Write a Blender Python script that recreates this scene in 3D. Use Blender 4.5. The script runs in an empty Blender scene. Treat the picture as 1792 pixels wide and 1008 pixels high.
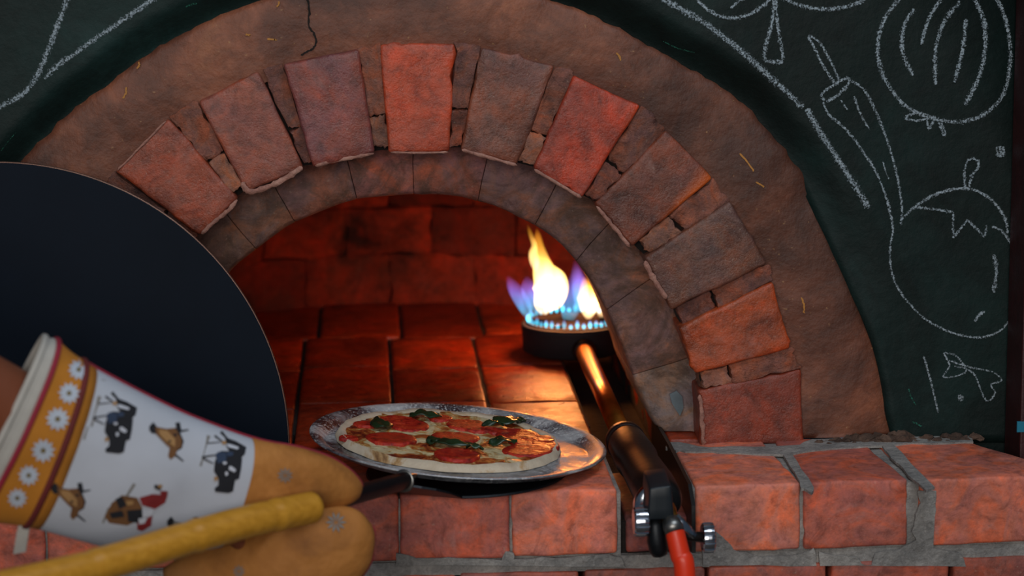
import bpy, bmesh, math, random
from mathutils import Vector, Matrix, noise
from mathutils.bvhtree import BVHTree
from mathutils.geometry import tessellate_polygon
random.seed(7)
sc = bpy.context.scene
COL = sc.collection
PI = math.pi
SHELF = 0.95                       # height of the brick ledge above the floor (added to everything at the end)

def srgb(h, a=1.0):
    h = h.lstrip('#')
    c = [int(h[i:i+2], 16)/255 for i in (0, 2, 4)]
    return tuple((x/12.92 if x <= .04045 else ((x+.055)/1.055)**2.4) for x in c) + (a,)

# ------------------------------------------------------------------ camera
FPX = 4000.0
ROLL = math.radians(0.75)
v = Vector(((650-896)/FPX, (504+218)/FPX, -1.0)).normalized()
v = Matrix.Rotation(ROLL, 3, 'Z') @ v
PITCH = math.atan2(v.y, -v.z)
YAW = math.asin(-v.x)
CAMROT = Matrix.Rotation(-YAW, 3, 'Z') @ Matrix.Rotation(PI/2-PITCH, 3, 'X') @ Matrix.Rotation(-ROLL, 3, 'Z')
CY = -2.5
def raydir(px, py):
    return CAMROT @ Vector(((px-896)/FPX, (504-py)/FPX, -1.0))
_d = raydir(1100, 772)
CZ = -_d.z/_d.y*2.5
CAM = Vector((0, CY, CZ))
def P(px, py, Y=0.0):              # the point of the vertical plane at depth Y that the photo shows at (px, py)
    d = raydir(px, py); t = (Y-CY)/d.y
    return CAM + d*t
def G(px, py, Z=0.0):              # the same for a horizontal plane
    d = raydir(px, py); t = (Z-CZ)/d.z
    return CAM + d*t

cd = bpy.data.cameras.new('camera'); cam = bpy.data.objects.new('camera', cd); COL.objects.link(cam)
cam.matrix_world = Matrix.Translation(CAM) @ CAMROT.to_4x4()
cd.sensor_width = 36; cd.lens = FPX*36/1792
cd.clip_start = .05; cd.clip_end = 50
cd.dof.use_dof = True; cd.dof.focus_distance = 2.52; cd.dof.aperture_fstop = 4.2
sc.camera = cam

# ------------------------------------------------------------------ world, daylight, exposure
w = bpy.data.worlds.new('world'); sc.world = w; w.use_nodes = True
bg = w.node_tree.nodes['Background']; bg.inputs[0].default_value = (.45, .62, .85, 1); bg.inputs[1].default_value = .085
def area(name, loc, target, sx, sy, power, color):
    l = bpy.data.lights.new(name, 'AREA'); l.shape = 'RECTANGLE'; l.size = sx; l.size_y = sy
    l.energy = power; l.color = color
    o = bpy.data.objects.new(name, l); COL.objects.link(o)
    o.location = loc; o.rotation_euler = (Vector(target)-Vector(loc)).to_track_quat('-Z', 'Y').to_euler()
    return o
area('window_daylight', (-.5, -4.2, 1.15), (.1, 0, .1), 2.6, 1.5, 74, (1.0, .955, .90))
area('ceiling_daylight', (.6, -1.2, 2.1), (.1, 0, .2), 1.2, .5, 17, (.80, .90, 1.0))
def lamp(name, loc, power, color, r):
    l = bpy.data.lights.new(name, 'POINT'); l.energy = power; l.color = color; l.shadow_soft_size = r
    o = bpy.data.objects.new(name, l); COL.objects.link(o); o.location = loc; return o
lamp('flame_light', P(962, 478, .5), 1.3, (1.0, .25, .045), .02)
lamp('flame_light', P(1035, 500, .5), .6, (1.0, .33, .07), .02)
sc.view_settings.view_transform = 'Standard'; sc.view_settings.look = 'None'
sc.view_settings.exposure = 0.0; sc.view_settings.gamma = 1.0; sc.view_settings.use_curve_mapping = False

# ------------------------------------------------------------------ materials
def newmat(name):
    m = bpy.data.materials.new(name); m.use_nodes = True
    nt = m.node_tree; nt.nodes.clear()
    out = nt.nodes.new('ShaderNodeOutputMaterial'); b = nt.nodes.new('ShaderNodeBsdfPrincipled')
    nt.links.new(b.outputs[0], out.inputs[0])
    return m, nt, b, out
def nd(nt, t, **k):
    n = nt.nodes.new('ShaderNode'+t)
    for a, val in k.items(): setattr(n, a, val)
    return n
def coords(nt): return nd(nt, 'TexCoord').outputs['Object']
def nz(nt, co, scale, detail=4, rough=.55, dist=0.0):
    n = nd(nt, 'TexNoise'); n.inputs['Scale'].default_value = scale; n.inputs['Detail'].default_value = detail
    n.inputs['Roughness'].default_value = rough; n.inputs['Distortion'].default_value = dist
    nt.links.new(co, n.inputs['Vector']); return n.outputs[0]
def ramp(nt, fac, stops):
    r = nd(nt, 'ValToRGB'); e = r.color_ramp.elements
    while len(e) < len(stops): e.new(.5)
    for k, (p, c) in enumerate(stops):
        e[k].position = p; e[k].color = c if len(c) == 4 else (*c, 1)
    nt.links.new(fac, r.inputs[0]); return r.outputs[0]
def mix(nt, fac, a, b, mode='MIX'):
    m = nd(nt, 'MixRGB', blend_type=mode)
    for s, x in ((0, fac), (1, a), (2, b)):
        if isinstance(x, (int, float)): m.inputs[s].default_value = x
        elif isinstance(x, tuple): m.inputs[s].default_value = x
        else: nt.links.new(x, m.inputs[s])
    return m.outputs[0]
def bump(nt, b, h, strength=.3, dist=.002, normal=None):
    n = nd(nt, 'Bump'); n.inputs['Strength'].default_value = strength; n.inputs['Distance'].default_value = dist
    nt.links.new(h, n.inputs['Height'])
    if normal: nt.links.new(normal, n.inputs['Normal'])
    if b: nt.links.new(n.outputs[0], b.inputs['Normal'])
    return n.outputs[0]
g = lambda x: (x, x, x, 1)

def brick_material(name, rough=.55, bstr=.5, dust=.35, dustcol='#a08078', stain=.6, big=9, grime=0):
    m, nt, b, _ = newmat(name); co = coords(nt)
    base = nd(nt, 'ObjectInfo').outputs['Color']
    n1 = nz(nt, co, big, 5, .6, .6); n2 = nz(nt, co, 70, 6, .7); n3 = nz(nt, co, 28, 8, .7, .4); n4 = nz(nt, co, 420, 3, .6)
    c = mix(nt, 1.0, base, ramp(nt, n1, [(.32, (stain*.9, stain*.86, stain*.88, 1)), (.48, (.95, .97, 1.0, 1)), (.56, (1.08, 1, .96, 1)), (.7, (1.42, 1.18, .95, 1))]), 'MULTIPLY')
    c = mix(nt, 1.0, c, ramp(nt, n2, [(.32, g(.62)), (.5, g(1.0)), (.72, g(1.25))]), 'MULTIPLY')
    n5 = nz(nt, co, big*2.4, 7, .68, 1.6)
    c = mix(nt, 1.0, c, ramp(nt, n5, [(.34, (.62, .56, .55, 1)), (.46, (.95, .95, .97, 1)), (.56, (1.06, 1.0, .98, 1)), (.68, (1.38, 1.15, 1.0, 1))]), 'MULTIPLY')
    n6 = nz(nt, co, big*1.3, 6, .6, 2.0)
    c = mix(nt, 1.0, c, ramp(nt, n6, [(.40, (1.18, .90, .66, 1)), (.5, (1, 1, 1, 1)), (.60, (.88, .92, 1.08, 1))]), 'MULTIPLY')
    if grime: c = mix(nt, ramp(nt, nz(nt, co, 13, 8, .72, 1.2), [(.44, g(0)), (.62, g(grime))]), c, srgb('#4c372b'))
    at = nd(nt, 'Attribute', attribute_name='fired_and_glow')  # brick's own orange, plus a streak of light painted into one brick
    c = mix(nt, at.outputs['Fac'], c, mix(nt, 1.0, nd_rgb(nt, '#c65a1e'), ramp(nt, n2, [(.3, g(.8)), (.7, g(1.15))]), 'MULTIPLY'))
    at2 = nd(nt, 'Attribute', attribute_name='scorch')
    c = mix(nt, at2.outputs['Fac'], c, nd_rgb(nt, '#2a0f08'))
    c = mix(nt, ramp(nt, n3, [(.58, g(0)), (.74, g(dust))]), c, srgb(dustcol))
    c = mix(nt, ramp(nt, nz(nt, co, 260, 2), [(.66, g(0)), (.74, g(.45*dust+.1))]), c, srgb('#b09a88'))
    nt.links.new(c, b.inputs['Base Color'])
    nt.links.new(ramp(nt, n3, [(.3, g(rough-.12)), (.7, g(rough+.2))]), b.inputs['Roughness'])
    b1 = bump(nt, None, n3, bstr, .006); b2 = bump(nt, None, n2, bstr, .003, b1); bump(nt, b, n4, bstr, .0016, b2)
    return m
def nd_rgb(nt, h):
    n = nd(nt, 'RGB'); n.outputs[0].default_value = srgb(h); return n.outputs[0]

def rough_material(name, stops, rough=.8, scale=8, bstr=.5, speck=None, bscale=60, fine=300, spec=.5):
    m, nt, b, _ = newmat(name); co = coords(nt)
    n1 = nz(nt, co, scale, 7, .65, .5); c = ramp(nt, n1, [(p, srgb(h)) for p, h in stops])
    c = mix(nt, 1.0, c, ramp(nt, nz(nt, co, scale*5, 8, .75, 1.2), [(.32, g(.66)), (.5, g(1)), (.68, g(1.3))]), 'MULTIPLY')
    if speck: c = mix(nt, ramp(nt, nz(nt, co, speck[0], 3), [(speck[2], g(0)), (speck[2]+.08, g(.7))]), c, srgb(speck[1]))
    nt.links.new(c, b.inputs['Base Color']); b.inputs['Roughness'].default_value = rough
    b.inputs['Specular IOR Level'].default_value = spec
    b1 = bump(nt, None, nz(nt, co, bscale, 6, .6), bstr, .006); bump(nt, b, nz(nt, co, fine, 3), bstr, .0008, b1)
    return m
def plain(name, col, rough=.5, metal=0.0, coat=0.0, bscale=None, bstr=.2, var=.15, vs=30, sub=0.0, spec=.5):
    m, nt, b, _ = newmat(name); co = coords(nt)
    c = mix(nt, 1.0, srgb(col), ramp(nt, nz(nt, co, vs, 5), [(.3, g(1-var)), (.7, g(1+var))]), 'MULTIPLY')
    nt.links.new(c, b.inputs['Base Color'])
    b.inputs['Roughness'].default_value = rough; b.inputs['Metallic'].default_value = metal; b.inputs['Coat Weight'].default_value = coat; b.inputs['Specular IOR Level'].default_value = spec
    if sub: b.inputs['Subsurface Weight'].default_value = sub; b.inputs['Subsurface Radius'].default_value = (.01, .004, .002)
    if bscale: bump(nt, b, nz(nt, co, bscale, 4), bstr, .001)
    return m

M = {}
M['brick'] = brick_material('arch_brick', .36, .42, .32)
M['wedge'] = brick_material('mortar_piece', .7, .8, .3, '#8a6a5e', .55, 20)
M['mouth'] = brick_material('smooth_mouth_brick', .7, .45, .30, '#87706a', .75, 12, .8)
M['ledge'] = brick_material('ledge_brick', .6, .22, .40, '#b8908a', .82, 11)
M['oven_tile'] = brick_material('oven_floor_tile', .34, .25, .05, '#7a3020', .55, 10)
M['oven_brick'] = brick_material('oven_wall_brick', .85, .5, .03, '#7a3020', .12, 8)
M['plaster'] = rough_material('clay_plaster', [(.25, '#341a13'), (.42, '#4e2a1b'), (.52, '#693b28'), (.62, '#844c33'), (.78, '#9c643f')], .6, 5, .4, (190, '#a07850', .68))
M['board'] = rough_material('green_chalkboard_paint', [(.3, '#07110f'), (.5, '#0b1a18'), (.62, '#102523'), (.78, '#23403e')], .6, 3.2, .22, (230, '#2f524c', .76), spec=.22)
M['mortar'] = rough_material('grey_mortar', [(.3, '#6a6866'), (.5, '#86827e'), (.7, '#9c9690')], .9, 22, .8, (300, '#a09a94', .66))
M['brown_mortar'] = rough_material('brown_mortar', [(.3, '#2e2018'), (.5, '#4b372c'), (.7, '#6a5244')], .9, 22, .9)
M['pale_mortar'] = rough_material('pale_mortar', [(.3, '#7a5248'), (.5, '#9a6c5e'), (.7, '#b08676')], .8, 40, .6)
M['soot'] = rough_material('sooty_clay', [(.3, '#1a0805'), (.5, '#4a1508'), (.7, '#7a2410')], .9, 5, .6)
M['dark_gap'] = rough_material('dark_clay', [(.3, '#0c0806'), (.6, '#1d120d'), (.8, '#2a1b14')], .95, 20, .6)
M['pan'] = None
M['iron'] = plain('black_iron', '#15181c', .42, .55, 0, 200, .15, .3)
M['door'] = plain('black_sheet_iron', '#0a131e', .5, .0, 0, 25, .05, .2, 6, spec=.05)
M['door_edge'] = plain('worn_iron_edge', '#6b5248', .4, .9)
M['body_black'] = plain('black_enamelled_iron', '#0d0b0a', .45, .1, 0, 120, .35, .5, 40)
M['brown_plate'] = plain('heat_browned_steel', '#2a1a18', .45, .6, 0, 100, .2, .4, 20)
M['drum'] = plain('burner_cast_iron', '#140c12', .75, .3, 0, 150, .3, .3)
M['brass'] = plain('polished_steel_pipe', '#d8903c', .30, 1.0, 0, 60, .08, .2)
M['chrome'] = plain('chrome', '#c8ccd4', .16, 1.0)
M['steel'] = plain('dull_steel', '#8e8c88', .4, 1.0)
M['blue_black'] = plain('black_plastic', '#10181e', .45)
M['hose'] = plain('orange_rubber', '#e2340c', .45, 0, .1, 80, .1, .06)
M['skin'] = plain('skin', '#7a4229', .55, 0, 0, 260, .2, .1, 12, .15)
M['cuff'] = plain('white_cotton', '#b4b8c2', .9, 0, 0, 1400, .35, .06, 14)
M['lining'] = plain('grey_lining', '#a7a39c', .95, 0, 0, 900, .4, .1)
M['band'] = plain('ochre_ribbon', '#b9761f', .85, 0, 0, 1200, .4, .1)
M['piping'] = plain('burgundy_piping', '#86142c', .75)
M['dkpiping'] = plain('brown_red_piping', '#5e1a18', .8)
M['petal'] = plain('white_print', '#b7bfcc', .85)
M['flower_core'] = plain('olive_print', '#6e6038', .85)
M['ink'] = plain('black_print', '#15161d', .85)
M['ink_navy'] = plain('navy_print', '#2a3850', .85)
M['ink_brown'] = plain('brown_print', '#6a4626', .85)
M['ink_tan'] = plain('tan_print', '#9a7448', .85)
M['ink_red'] = plain('red_print', '#7a1a1c', .85)
M['ink_grey'] = plain('grey_print', '#77736e', .85)
M['ink_white'] = plain('pale_print', '#b9bcc6', .85)
M['red_wood'] = rough_material('dark_red_painted_wood', [(.3, '#24090b'), (.55, '#330d10'), (.8, '#421416')], .5, 6, .2)
M['teal'] = plain('teal_light_colour', '#12708a', .5)  # plain colour standing in for the teal light on the post
M['basil'] = plain('baked_basil', '#18301a', .38, 0, .2, 120, .5, .45, 60)
M['flour'] = plain('flour', '#c6c3c0', .95)

def suede():
    m, nt, b, _ = newmat('tan_quilted_cotton'); co = coords(nt)
    c = ramp(nt, nz(nt, co, 12, 5, .6, .6), [(.3, srgb('#7a4a1c')), (.5, srgb('#a5692a')), (.7, srgb('#b97a38'))])
    c = mix(nt, ramp(nt, nz(nt, co, 5.5, 2), [(.52, g(0)), (.66, g(.5))]), c, srgb('#5a4434'))
    nt.links.new(c, b.inputs['Base Color']); b.inputs['Roughness'].default_value = .75
    b1 = bump(nt, None, nz(nt, co, 26, 3), .6, .008); bump(nt, b, nz(nt, co, 900, 2), .3, .0005, b1); return m
M['suede'] = suede()
def bamboo():
    m, nt, b, _ = newmat('bamboo'); co = coords(nt)
    mp = nd(nt, 'Mapping'); mp.inputs['Rotation'].default_value = (0, 0, -math.radians(52)); mp.inputs['Scale'].default_value = (4, 60, 60)
    nt.links.new(co, mp.inputs[0])
    c = ramp(nt, nz(nt, mp.outputs[0], 3, 4), [(.3, srgb('#b07a1e')), (.5, srgb('#bd8526')), (.7, srgb('#c9902f'))])
    c = mix(nt, ramp(nt, nz(nt, co, 30, 5), [(.66, g(0)), (.78, g(.45))]), c, srgb('#5a3410'))
    nt.links.new(c, b.inputs['Base Color']); b.inputs['Roughness'].default_value = .4; return m
M['bamboo'] = bamboo()
def pan_mat():
    m, nt, b, _ = newmat('floured_aluminium'); co = coords(nt)
    fl = ramp(nt, nz(nt, co, 16, 8, .75, .5), [(.42, g(0)), (.6, g(.75))])
    sp = ramp(nt, nz(nt, co, 330, 3), [(.56, g(0)), (.63, g(.9))])
    f = mix(nt, 1.0, fl, sp, 'SCREEN'); f = mix(nt, 1.0, f, ramp(nt, nz(nt, co, 9, 4), [(.35, g(.35)), (.55, g(1))]), 'MULTIPLY')
    c = mix(nt, f, srgb('#8b8f98'), srgb('#c9c8c8')); nt.links.new(c, b.inputs['Base Color'])
    mt = nd(nt, 'Math', operation='SUBTRACT'); mt.inputs[0].default_value = 1.0; nt.links.new(f, mt.inputs[1])
    nt.links.new(mt.outputs[0], b.inputs['Metallic'])
    nt.links.new(ramp(nt, f, [(0, g(.34)), (1, g(.85))]), b.inputs['Roughness'])
    bump(nt, b, nz(nt, co, 120, 4), .12, .001); return m
M['pan'] = pan_mat()
def dough():
    m, nt, b, _ = newmat('baked_dough'); co = coords(nt)
    c = ramp(nt, nz(nt, co, 22, 7, .65, .6), [(.35, srgb('#b9a68f')), (.53, srgb('#cdbda6')), (.62, srgb('#b08a5c')), (.72, srgb('#5a3014'))])
    nt.links.new(c, b.inputs['Base Color']); b.inputs['Roughness'].default_value = .75
    b.inputs['Subsurface Weight'].default_value = .1; b.inputs['Subsurface Radius'].default_value = (.004, .003, .002)
    bump(nt, b, nz(nt, co, 90, 5), .5, .002); return m
M['dough'] = dough()
def cheese():
    m, nt, b, _ = newmat('melted_cheese_and_sauce'); co = coords(nt)
    c = ramp(nt, nz(nt, co, 26, 7, .65, 1.2), [(.38, srgb('#5a1406')), (.45, srgb('#a0481a')), (.50, srgb('#b08040')), (.56, srgb('#cdbc90')), (.72, srgb('#d8cca8'))])
    c = mix(nt, ramp(nt, nz(nt, co, 75, 4), [(.62, g(0)), (.7, g(.6))]), c, srgb('#8a2408'))
    nt.links.new(c, b.inputs['Base Color']); b.inputs['Roughness'].default_value = .5; b.inputs['Coat Weight'].default_value = .12; b.inputs['Coat Roughness'].default_value = .12
    b1 = bump(nt, None, nz(nt, co, 60, 5), .8, .004); bump(nt, b, nz(nt, co, 240, 3), .4, .001, b1); return m
M['cheese'] = cheese()
def tomato():
    m, nt, b, _ = newmat('roasted_tomato'); co = coords(nt)
    c = ramp(nt, nz(nt, co, 85, 6, .7, 1.0), [(.34, srgb('#5e0a04')), (.46, srgb('#a0180a')), (.58, srgb('#bc2a12')), (.74, srgb('#cc5028'))])
    nt.links.new(c, b.inputs['Base Color']); b.inputs['Roughness'].default_value = .45; b.inputs['Coat Weight'].default_value = .12; b.inputs['Coat Roughness'].default_value = .1
    bump(nt, b, nz(nt, co, 150, 5, .7), 1.0, .003); return m
M['tomato'] = tomato()
def chalk(name='white_chalk', lo='#7f8e96', hi='#aab6be'):
    m, nt, b, out = newmat(name); co = coords(nt)
    nt.links.new(mix(nt, nz(nt, co, 40, 3), srgb(lo), srgb(hi)), b.inputs['Base Color']); b.inputs['Roughness'].default_value = 1
    e = nd(nt, 'Attribute', attribute_name='mid').outputs['Fac']
    n = nd(nt, 'Math', operation='MULTIPLY_ADD'); nt.links.new(e, n.inputs[0]); n.inputs[1].default_value = .22; nt.links.new(nz(nt, co, 520, 4, .7), n.inputs[2])
    f = ramp(nt, n.outputs[0], [(.64, g(0)), (.80, g(1))])
    t = nd(nt, 'BsdfTransparent'); ms = nd(nt, 'MixShader'); nt.links.new(f, ms.inputs[0]); nt.links.new(t.outputs[0], ms.inputs[1]); nt.links.new(b.outputs[0], ms.inputs[2])
    nt.links.new(ms.outputs[0], out.inputs[0]); return m
M['chalk'] = chalk()
def flame(name, stops, strength, dens=9.0, lo=.42, hi=.62, ns=40):
    m = bpy.data.materials.new(name); m.use_nodes = True; nt = m.node_tree; nt.nodes.clear()
    out = nd(nt, 'OutputMaterial'); em = nd(nt, 'Emission'); gen = nd(nt, 'TexCoord')
    sep = nd(nt, 'SeparateXYZ'); nt.links.new(gen.outputs['Generated'], sep.inputs[0])
    c = ramp(nt, sep.outputs[2], stops); nt.links.new(c, em.inputs[0])
    mp = nd(nt, 'Mapping'); mp.inputs['Scale'].default_value = (1, 1, .35); nt.links.new(gen.outputs['Object'], mp.inputs[0])
    n = ramp(nt, nz(nt, mp.outputs[0], ns, 2, .5, .5), [(lo, g(.35)), (hi, g(1))])
    mm = nd(nt, 'Math', operation='MULTIPLY'); nt.links.new(n, mm.inputs[0]); mm.inputs[1].default_value = strength
    r2 = ramp(nt, sep.outputs[2], [(0, g(.5)), (.12, g(1)), (.55, g(.9)), (1.0, g(.22))])
    m3 = nd(nt, 'Math', operation='MULTIPLY'); nt.links.new(mm.outputs[0], m3.inputs[0]); nt.links.new(r2, m3.inputs[1])
    nt.links.new(m3.outputs[0], em.inputs[1]); nt.links.new(em.outputs[0], out.inputs['Volume']); return m
M['flame_yellow'] = flame('yellow_flame', [(0, (1, .62, .3)), (.15, (1, .66, .28)), (.5, (1, .60, .16)), (.8, (1, .45, .04)), (1, (1, .28, .02))], 260)
M['flame_blue'] = flame('blue_flame', [(0, (.12, .75, 1)), (.3, (.12, .45, 1)), (.65, (.28, .2, .9)), (1, (.35, .12, .6))], 75)
M['flame_small'] = flame('cyan_flame', [(0, (.05, .7, .9)), (.5, (.1, .65, 1)), (1, (.3, .3, .9))], 420)

# ------------------------------------------------------------------ mesh helpers
def smoothmesh(me, on=True):
    me.polygons.foreach_set('use_smooth', [on]*len(me.polygons))
def link(name, me, mat, parent=None, color=None):
    o = bpy.data.objects.new(name, me); COL.objects.link(o)
    if mat is not None:
        if not me.materials: me.materials.append(mat)
    if parent is not None:
        o.parent = parent; o.location = -top_loc(parent)
    if color: o.color = srgb(color) if isinstance(color, str) else color
    return o
def top_loc(p):
    l = Vector((0, 0, 0))
    while p is not None: l += p.location; p = p.parent
    return l
def obj(name, verts, faces, mat, parent=None, smooth=True, color=None):
    me = bpy.data.meshes.new(name); me.from_pydata([tuple(x) for x in verts], [], faces)
    bm = bmesh.new(); bm.from_mesh(me); bmesh.ops.recalc_face_normals(bm, faces=bm.faces); bm.to_mesh(me); bm.free()
    smoothmesh(me, smooth); return link(name, me, mat, parent, color)
def tag(o, label=None, cat=None, group=None, kind=None):
    if label: o['label'] = label
    if cat: o['category'] = cat
    if group: o['group'] = group
    if kind: o['kind'] = kind
    return o
def thing(name, loc, label, cat, group=None, kind=None):
    o = bpy.data.objects.new(name, None); COL.objects.link(o); o.location = loc; o.empty_display_size = .02
    return tag(o, label, cat, group, kind)

def hexa(q, r, cuts=5, amp=.0012, bev=.0025, seed=0, fs=28):
    """rounded, slightly uneven brick: q = four front corners, r = the four behind them"""
    bm = bmesh.new(); vs = [bm.verts.new(x) for x in list(q)+list(r)]
    for f in ((0, 1, 2, 3), (7, 6, 5, 4), (0, 4, 5, 1), (1, 5, 6, 2), (2, 6, 7, 3), (3, 7, 4, 0)): bm.faces.new([vs[i] for i in f])
    bmesh.ops.recalc_face_normals(bm, faces=bm.faces)
    if cuts: bmesh.ops.subdivide_edges(bm, edges=bm.edges[:], cuts=cuts, use_grid_fill=True)
    sharp = [e for e in bm.edges if len(e.link_faces) == 2 and e.calc_face_angle() > .6]
    if amp:
        ed = {x for e in sharp for x in e.verts}
        off = Vector((seed*3.1, seed*1.7, seed*.9))
        for x in bm.verts:
            k = 1.6 if x in ed else 1.0
            x.co += (noise.noise_vector(x.co*fs+off)+.6*noise.noise_vector(x.co*fs*3.3+off))*amp*k
    if bev: bmesh.ops.bevel(bm, geom=sharp, offset=bev, segments=2, affect='EDGES', profile=.5, clamp_overlap=True)
    me = bpy.data.meshes.new('brick'); bm.to_mesh(me); bm.free(); smoothmesh(me); return me
def box_brick(name, x0, x1, y0, y1, z0, z1, mat, parent, color, **k):
    q = [Vector((x0, y0, z1)), Vector((x1, y0, z1)), Vector((x1, y0, z0)), Vector((x0, y0, z0))]
    r = [Vector((p.x, y1, p.z)) for p in q]
    return link(name, hexa(q, r, **k), mat, parent, color)
def simple_box(name, x0, x1, y0, y1, z0, z1, mat, parent=None, bev=.0):
    q = [Vector((x0, y0, z1)), Vector((x1, y0, z1)), Vector((x1, y0, z0)), Vector((x0, y0, z0))]
    me = hexa(q, [Vector((p.x, y1, p.z)) for p in q], 0, 0, bev); smoothmesh(me, False)
    return link(name, me, mat, parent)

def catmull(pts, n):
    out = []; m = len(pts)
    for i in range(m-1):
        p0 = pts[max(i-1, 0)]; p1 = pts[i]; p2 = pts[i+1]; p3 = pts[min(i+2, m-1)]
        for k in range(n):
            t = k/n
            out.append(tuple(.5*((2*b)+(-a+c)*t+(2*a-5*b+4*c-d)*t*t+(-a+3*b-3*c+d)*t**3) for a, b, c, d in zip(p0, p1, p2, p3)))
    out.append(tuple(pts[-1])); return out
def tube_data(pts, rad, seg=16, side=None, flat=None, cap=True, noise_amp=0, nfs=20, arc=None):
    """loft along pts; rad = in-plane radius, flat = radius across; side = preferred in-plane side direction (function of tangent)"""
    pts = [Vector(p) for p in pts]; n = len(pts); V = []; F = []
    prev = None
    for i, p in enumerate(pts):
        t = (pts[min(i+1, n-1)]-pts[max(i-1, 0)]).normalized()
        if side is not None: s = side(t)
        else:
            if prev is None: s = t.orthogonal()
            else: s = prev-t*prev.dot(t)
        s.normalize(); prev = s; u = t.cross(s).normalized()
        a = rad[i]; b = flat[i] if flat else a
        for k in range(seg):
            th = 2*PI*k/seg; c = p+s*a*math.cos(th)+u*b*math.sin(th)
            if noise_amp: c = c+noise.noise_vector(c*nfs)*noise_amp
            V.append(c)
    for i in range(n-1):
        for k in range(seg):
            k2 = (k+1) % seg; F.append((i*seg+k, i*seg+k2, (i+1)*seg+k2, (i+1)*seg+k))
    if cap:
        F.append(tuple(range(seg))[::-1]); F.append(tuple(range((n-1)*seg, n*seg)))
    return V, F
def tube(name, pts, rad, mat, parent=None, **k):
    if isinstance(rad, (int, float)): rad = [rad]*len(pts)
    V, F = tube_data(pts, rad, **k); return obj(name, V, F, mat, parent)
def lathe(name, prof, mat, parent, M4, seg=48, smooth=True):
    V = []; F = []; n = len(prof)
    for k in range(seg):
        a = 2*PI*k/seg
        for r, z in prof: V.append(M4 @ Vector((r*math.cos(a), r*math.sin(a), z)))
    for k in range(seg):
        k2 = (k+1) % seg
        for i in range(n-1): F.append((k*n+i, k2*n+i, k2*n+i+1, k*n+i+1))
    me = bpy.data.meshes.new(name); me.from_pydata([tuple(x) for x in V], [], F)
    bm = bmesh.new(); bm.from_mesh(me); bmesh.ops.remove_doubles(bm, verts=bm.verts, dist=1e-6); bmesh.ops.recalc_face_normals(bm, faces=bm.faces)
    bm.to_mesh(me); bm.free(); smoothmesh(me, smooth); return link(name, me, mat, parent)

def frame(origin, axis, up=Vector((0, 0, 1))):     # matrix with local Z along axis
    z = axis.normalized(); x = up.cross(z)
    if x.length < 1e-4: x = Vector((1, 0, 0))
    x.normalize(); y = z.cross(x); m = Matrix((x, y, z)).transposed().to_4x4(); m.translation = origin; return m

# curves traced in photo pixels, as radius over angle round the arch's centre
CX, CPY = 735.0, 775.0
def polar(tr):
    a = sorted((math.atan2(CPY-y, x-CX), math.hypot(CPY-y, x-CX)) for x, y in tr)
    def f(th):
        if th <= a[0][0]: return a[0][1]
        for (t0, r0), (t1, r1) in zip(a, a[1:]):
            if th <= t1: return r0+(r1-r0)*(th-t0)/(t1-t0)
        return a[-1][1]
    return f
def pp(th, r): return CX+r*math.cos(th), CPY-r*math.sin(th)
mir = lambda L: L+[(2*CX-x, y) for x, y in L]
outer_edge = polar([(1578, 775), (1566, 728), (1563, 693), (1542, 602), (1507, 518), (1471, 440), (1440, 375), (1408, 310), (1348, 234), (1300, 179), (1183, 107), (1130, 77), (1060, 38), (965, 0), (850, -32), (715, -45), (600, -32), (452, 2), (402, 20), (318, 60), (254, 97), (187, 150), (134, 187), (75, 243), (40, 278), (-20, 370), (-70, 480), (-100, 600), (-118, 775)])
ring_out = polar([(1407, 775), (1401, 644), (1384, 609), (1352, 493), (1342, 462), (1278, 353), (1248, 310), (1165, 229), (1121, 185), (1004, 133), (971, 112), (840, 83), (796, 76), (665, 77), (623, 87), (496, 112), (453, 125), (346, 178), (294, 207), (202, 300), (128, 462), (86, 609), (65, 775)])
ring_in = polar([(1225, 775), (1221, 683), (1219, 651), (1187, 571), (1175, 542), (1127, 451), (1106, 433), (1040, 356), (1019, 347), (933, 296), (908, 290), (806, 262), (735, 266), (656, 268), (548, 292), (531, 294), (430, 337), (417, 348), (350, 413), (295, 542), (250, 651), (245, 775)])
mouth_in = polar([(1168, 775), (1157, 756), (1138, 731), (1113, 674), (1097, 623), (1078, 579), (1056, 528), (1012, 459), (961, 408), (892, 370), (850, 352), (800, 342), (740, 338), (700, 339), (620, 348), (548, 372), (520, 385), (440, 440), (405, 470), (372, 520), (345, 590), (328, 680), (320, 775)])

# ------------------------------------------------------------------ setting: wall, floor
BW = -.024
def board_y(px, py):
    th = math.atan2(CPY-py, px-CX); r = math.hypot(CPY-py, px-CX); e = outer_edge(max(min(th, PI), 0))
    wd = 62 if th > 1.2 else 70
    amp = min(1, max(0, (th-.25)/.6))
    s = min(1, max(0, (r-e+6)/wd)); s = s*s*(3-2*s)
    return BW*((1-amp)*1.0+amp*s)+.001
V = []; F = []; NT = 200
rads = [-14, 0, 8, 20, 32, 44, 54, 62, 70, 84, 120, 200, 320]
for i in range(NT+1):
    th = PI*i/NT; e = outer_edge(th)
    for dr in rads:
        px, py = pp(th, e+dr); Y = board_y(px, py); q = P(px, py, Y)
        q.y += noise.noise(q*14)*.0016+noise.noise(q*45)*.0006
        q.z = max(q.z, -.01); V.append(q)
    c = P(CX, CPY, BW); dx, dz = math.cos(th), math.sin(th)
    L = 9
    if abs(dx) > 1e-6: L = min(L, ((.76-c.x) if dx > 0 else (-1.5-c.x))/dx)
    if dz > 1e-6: L = min(L, (1.15-c.z)/dz)
    last = V[-1]; cand = Vector((c.x+dx*L, BW+.001, max(c.z+dz*L, -.01)))
    if (cand-c).length < (last-c).length: cand = last + Vector((dx*.001, 0, dz*.001))
    V.append(cand)
m_ = len(rads)+1
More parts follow.
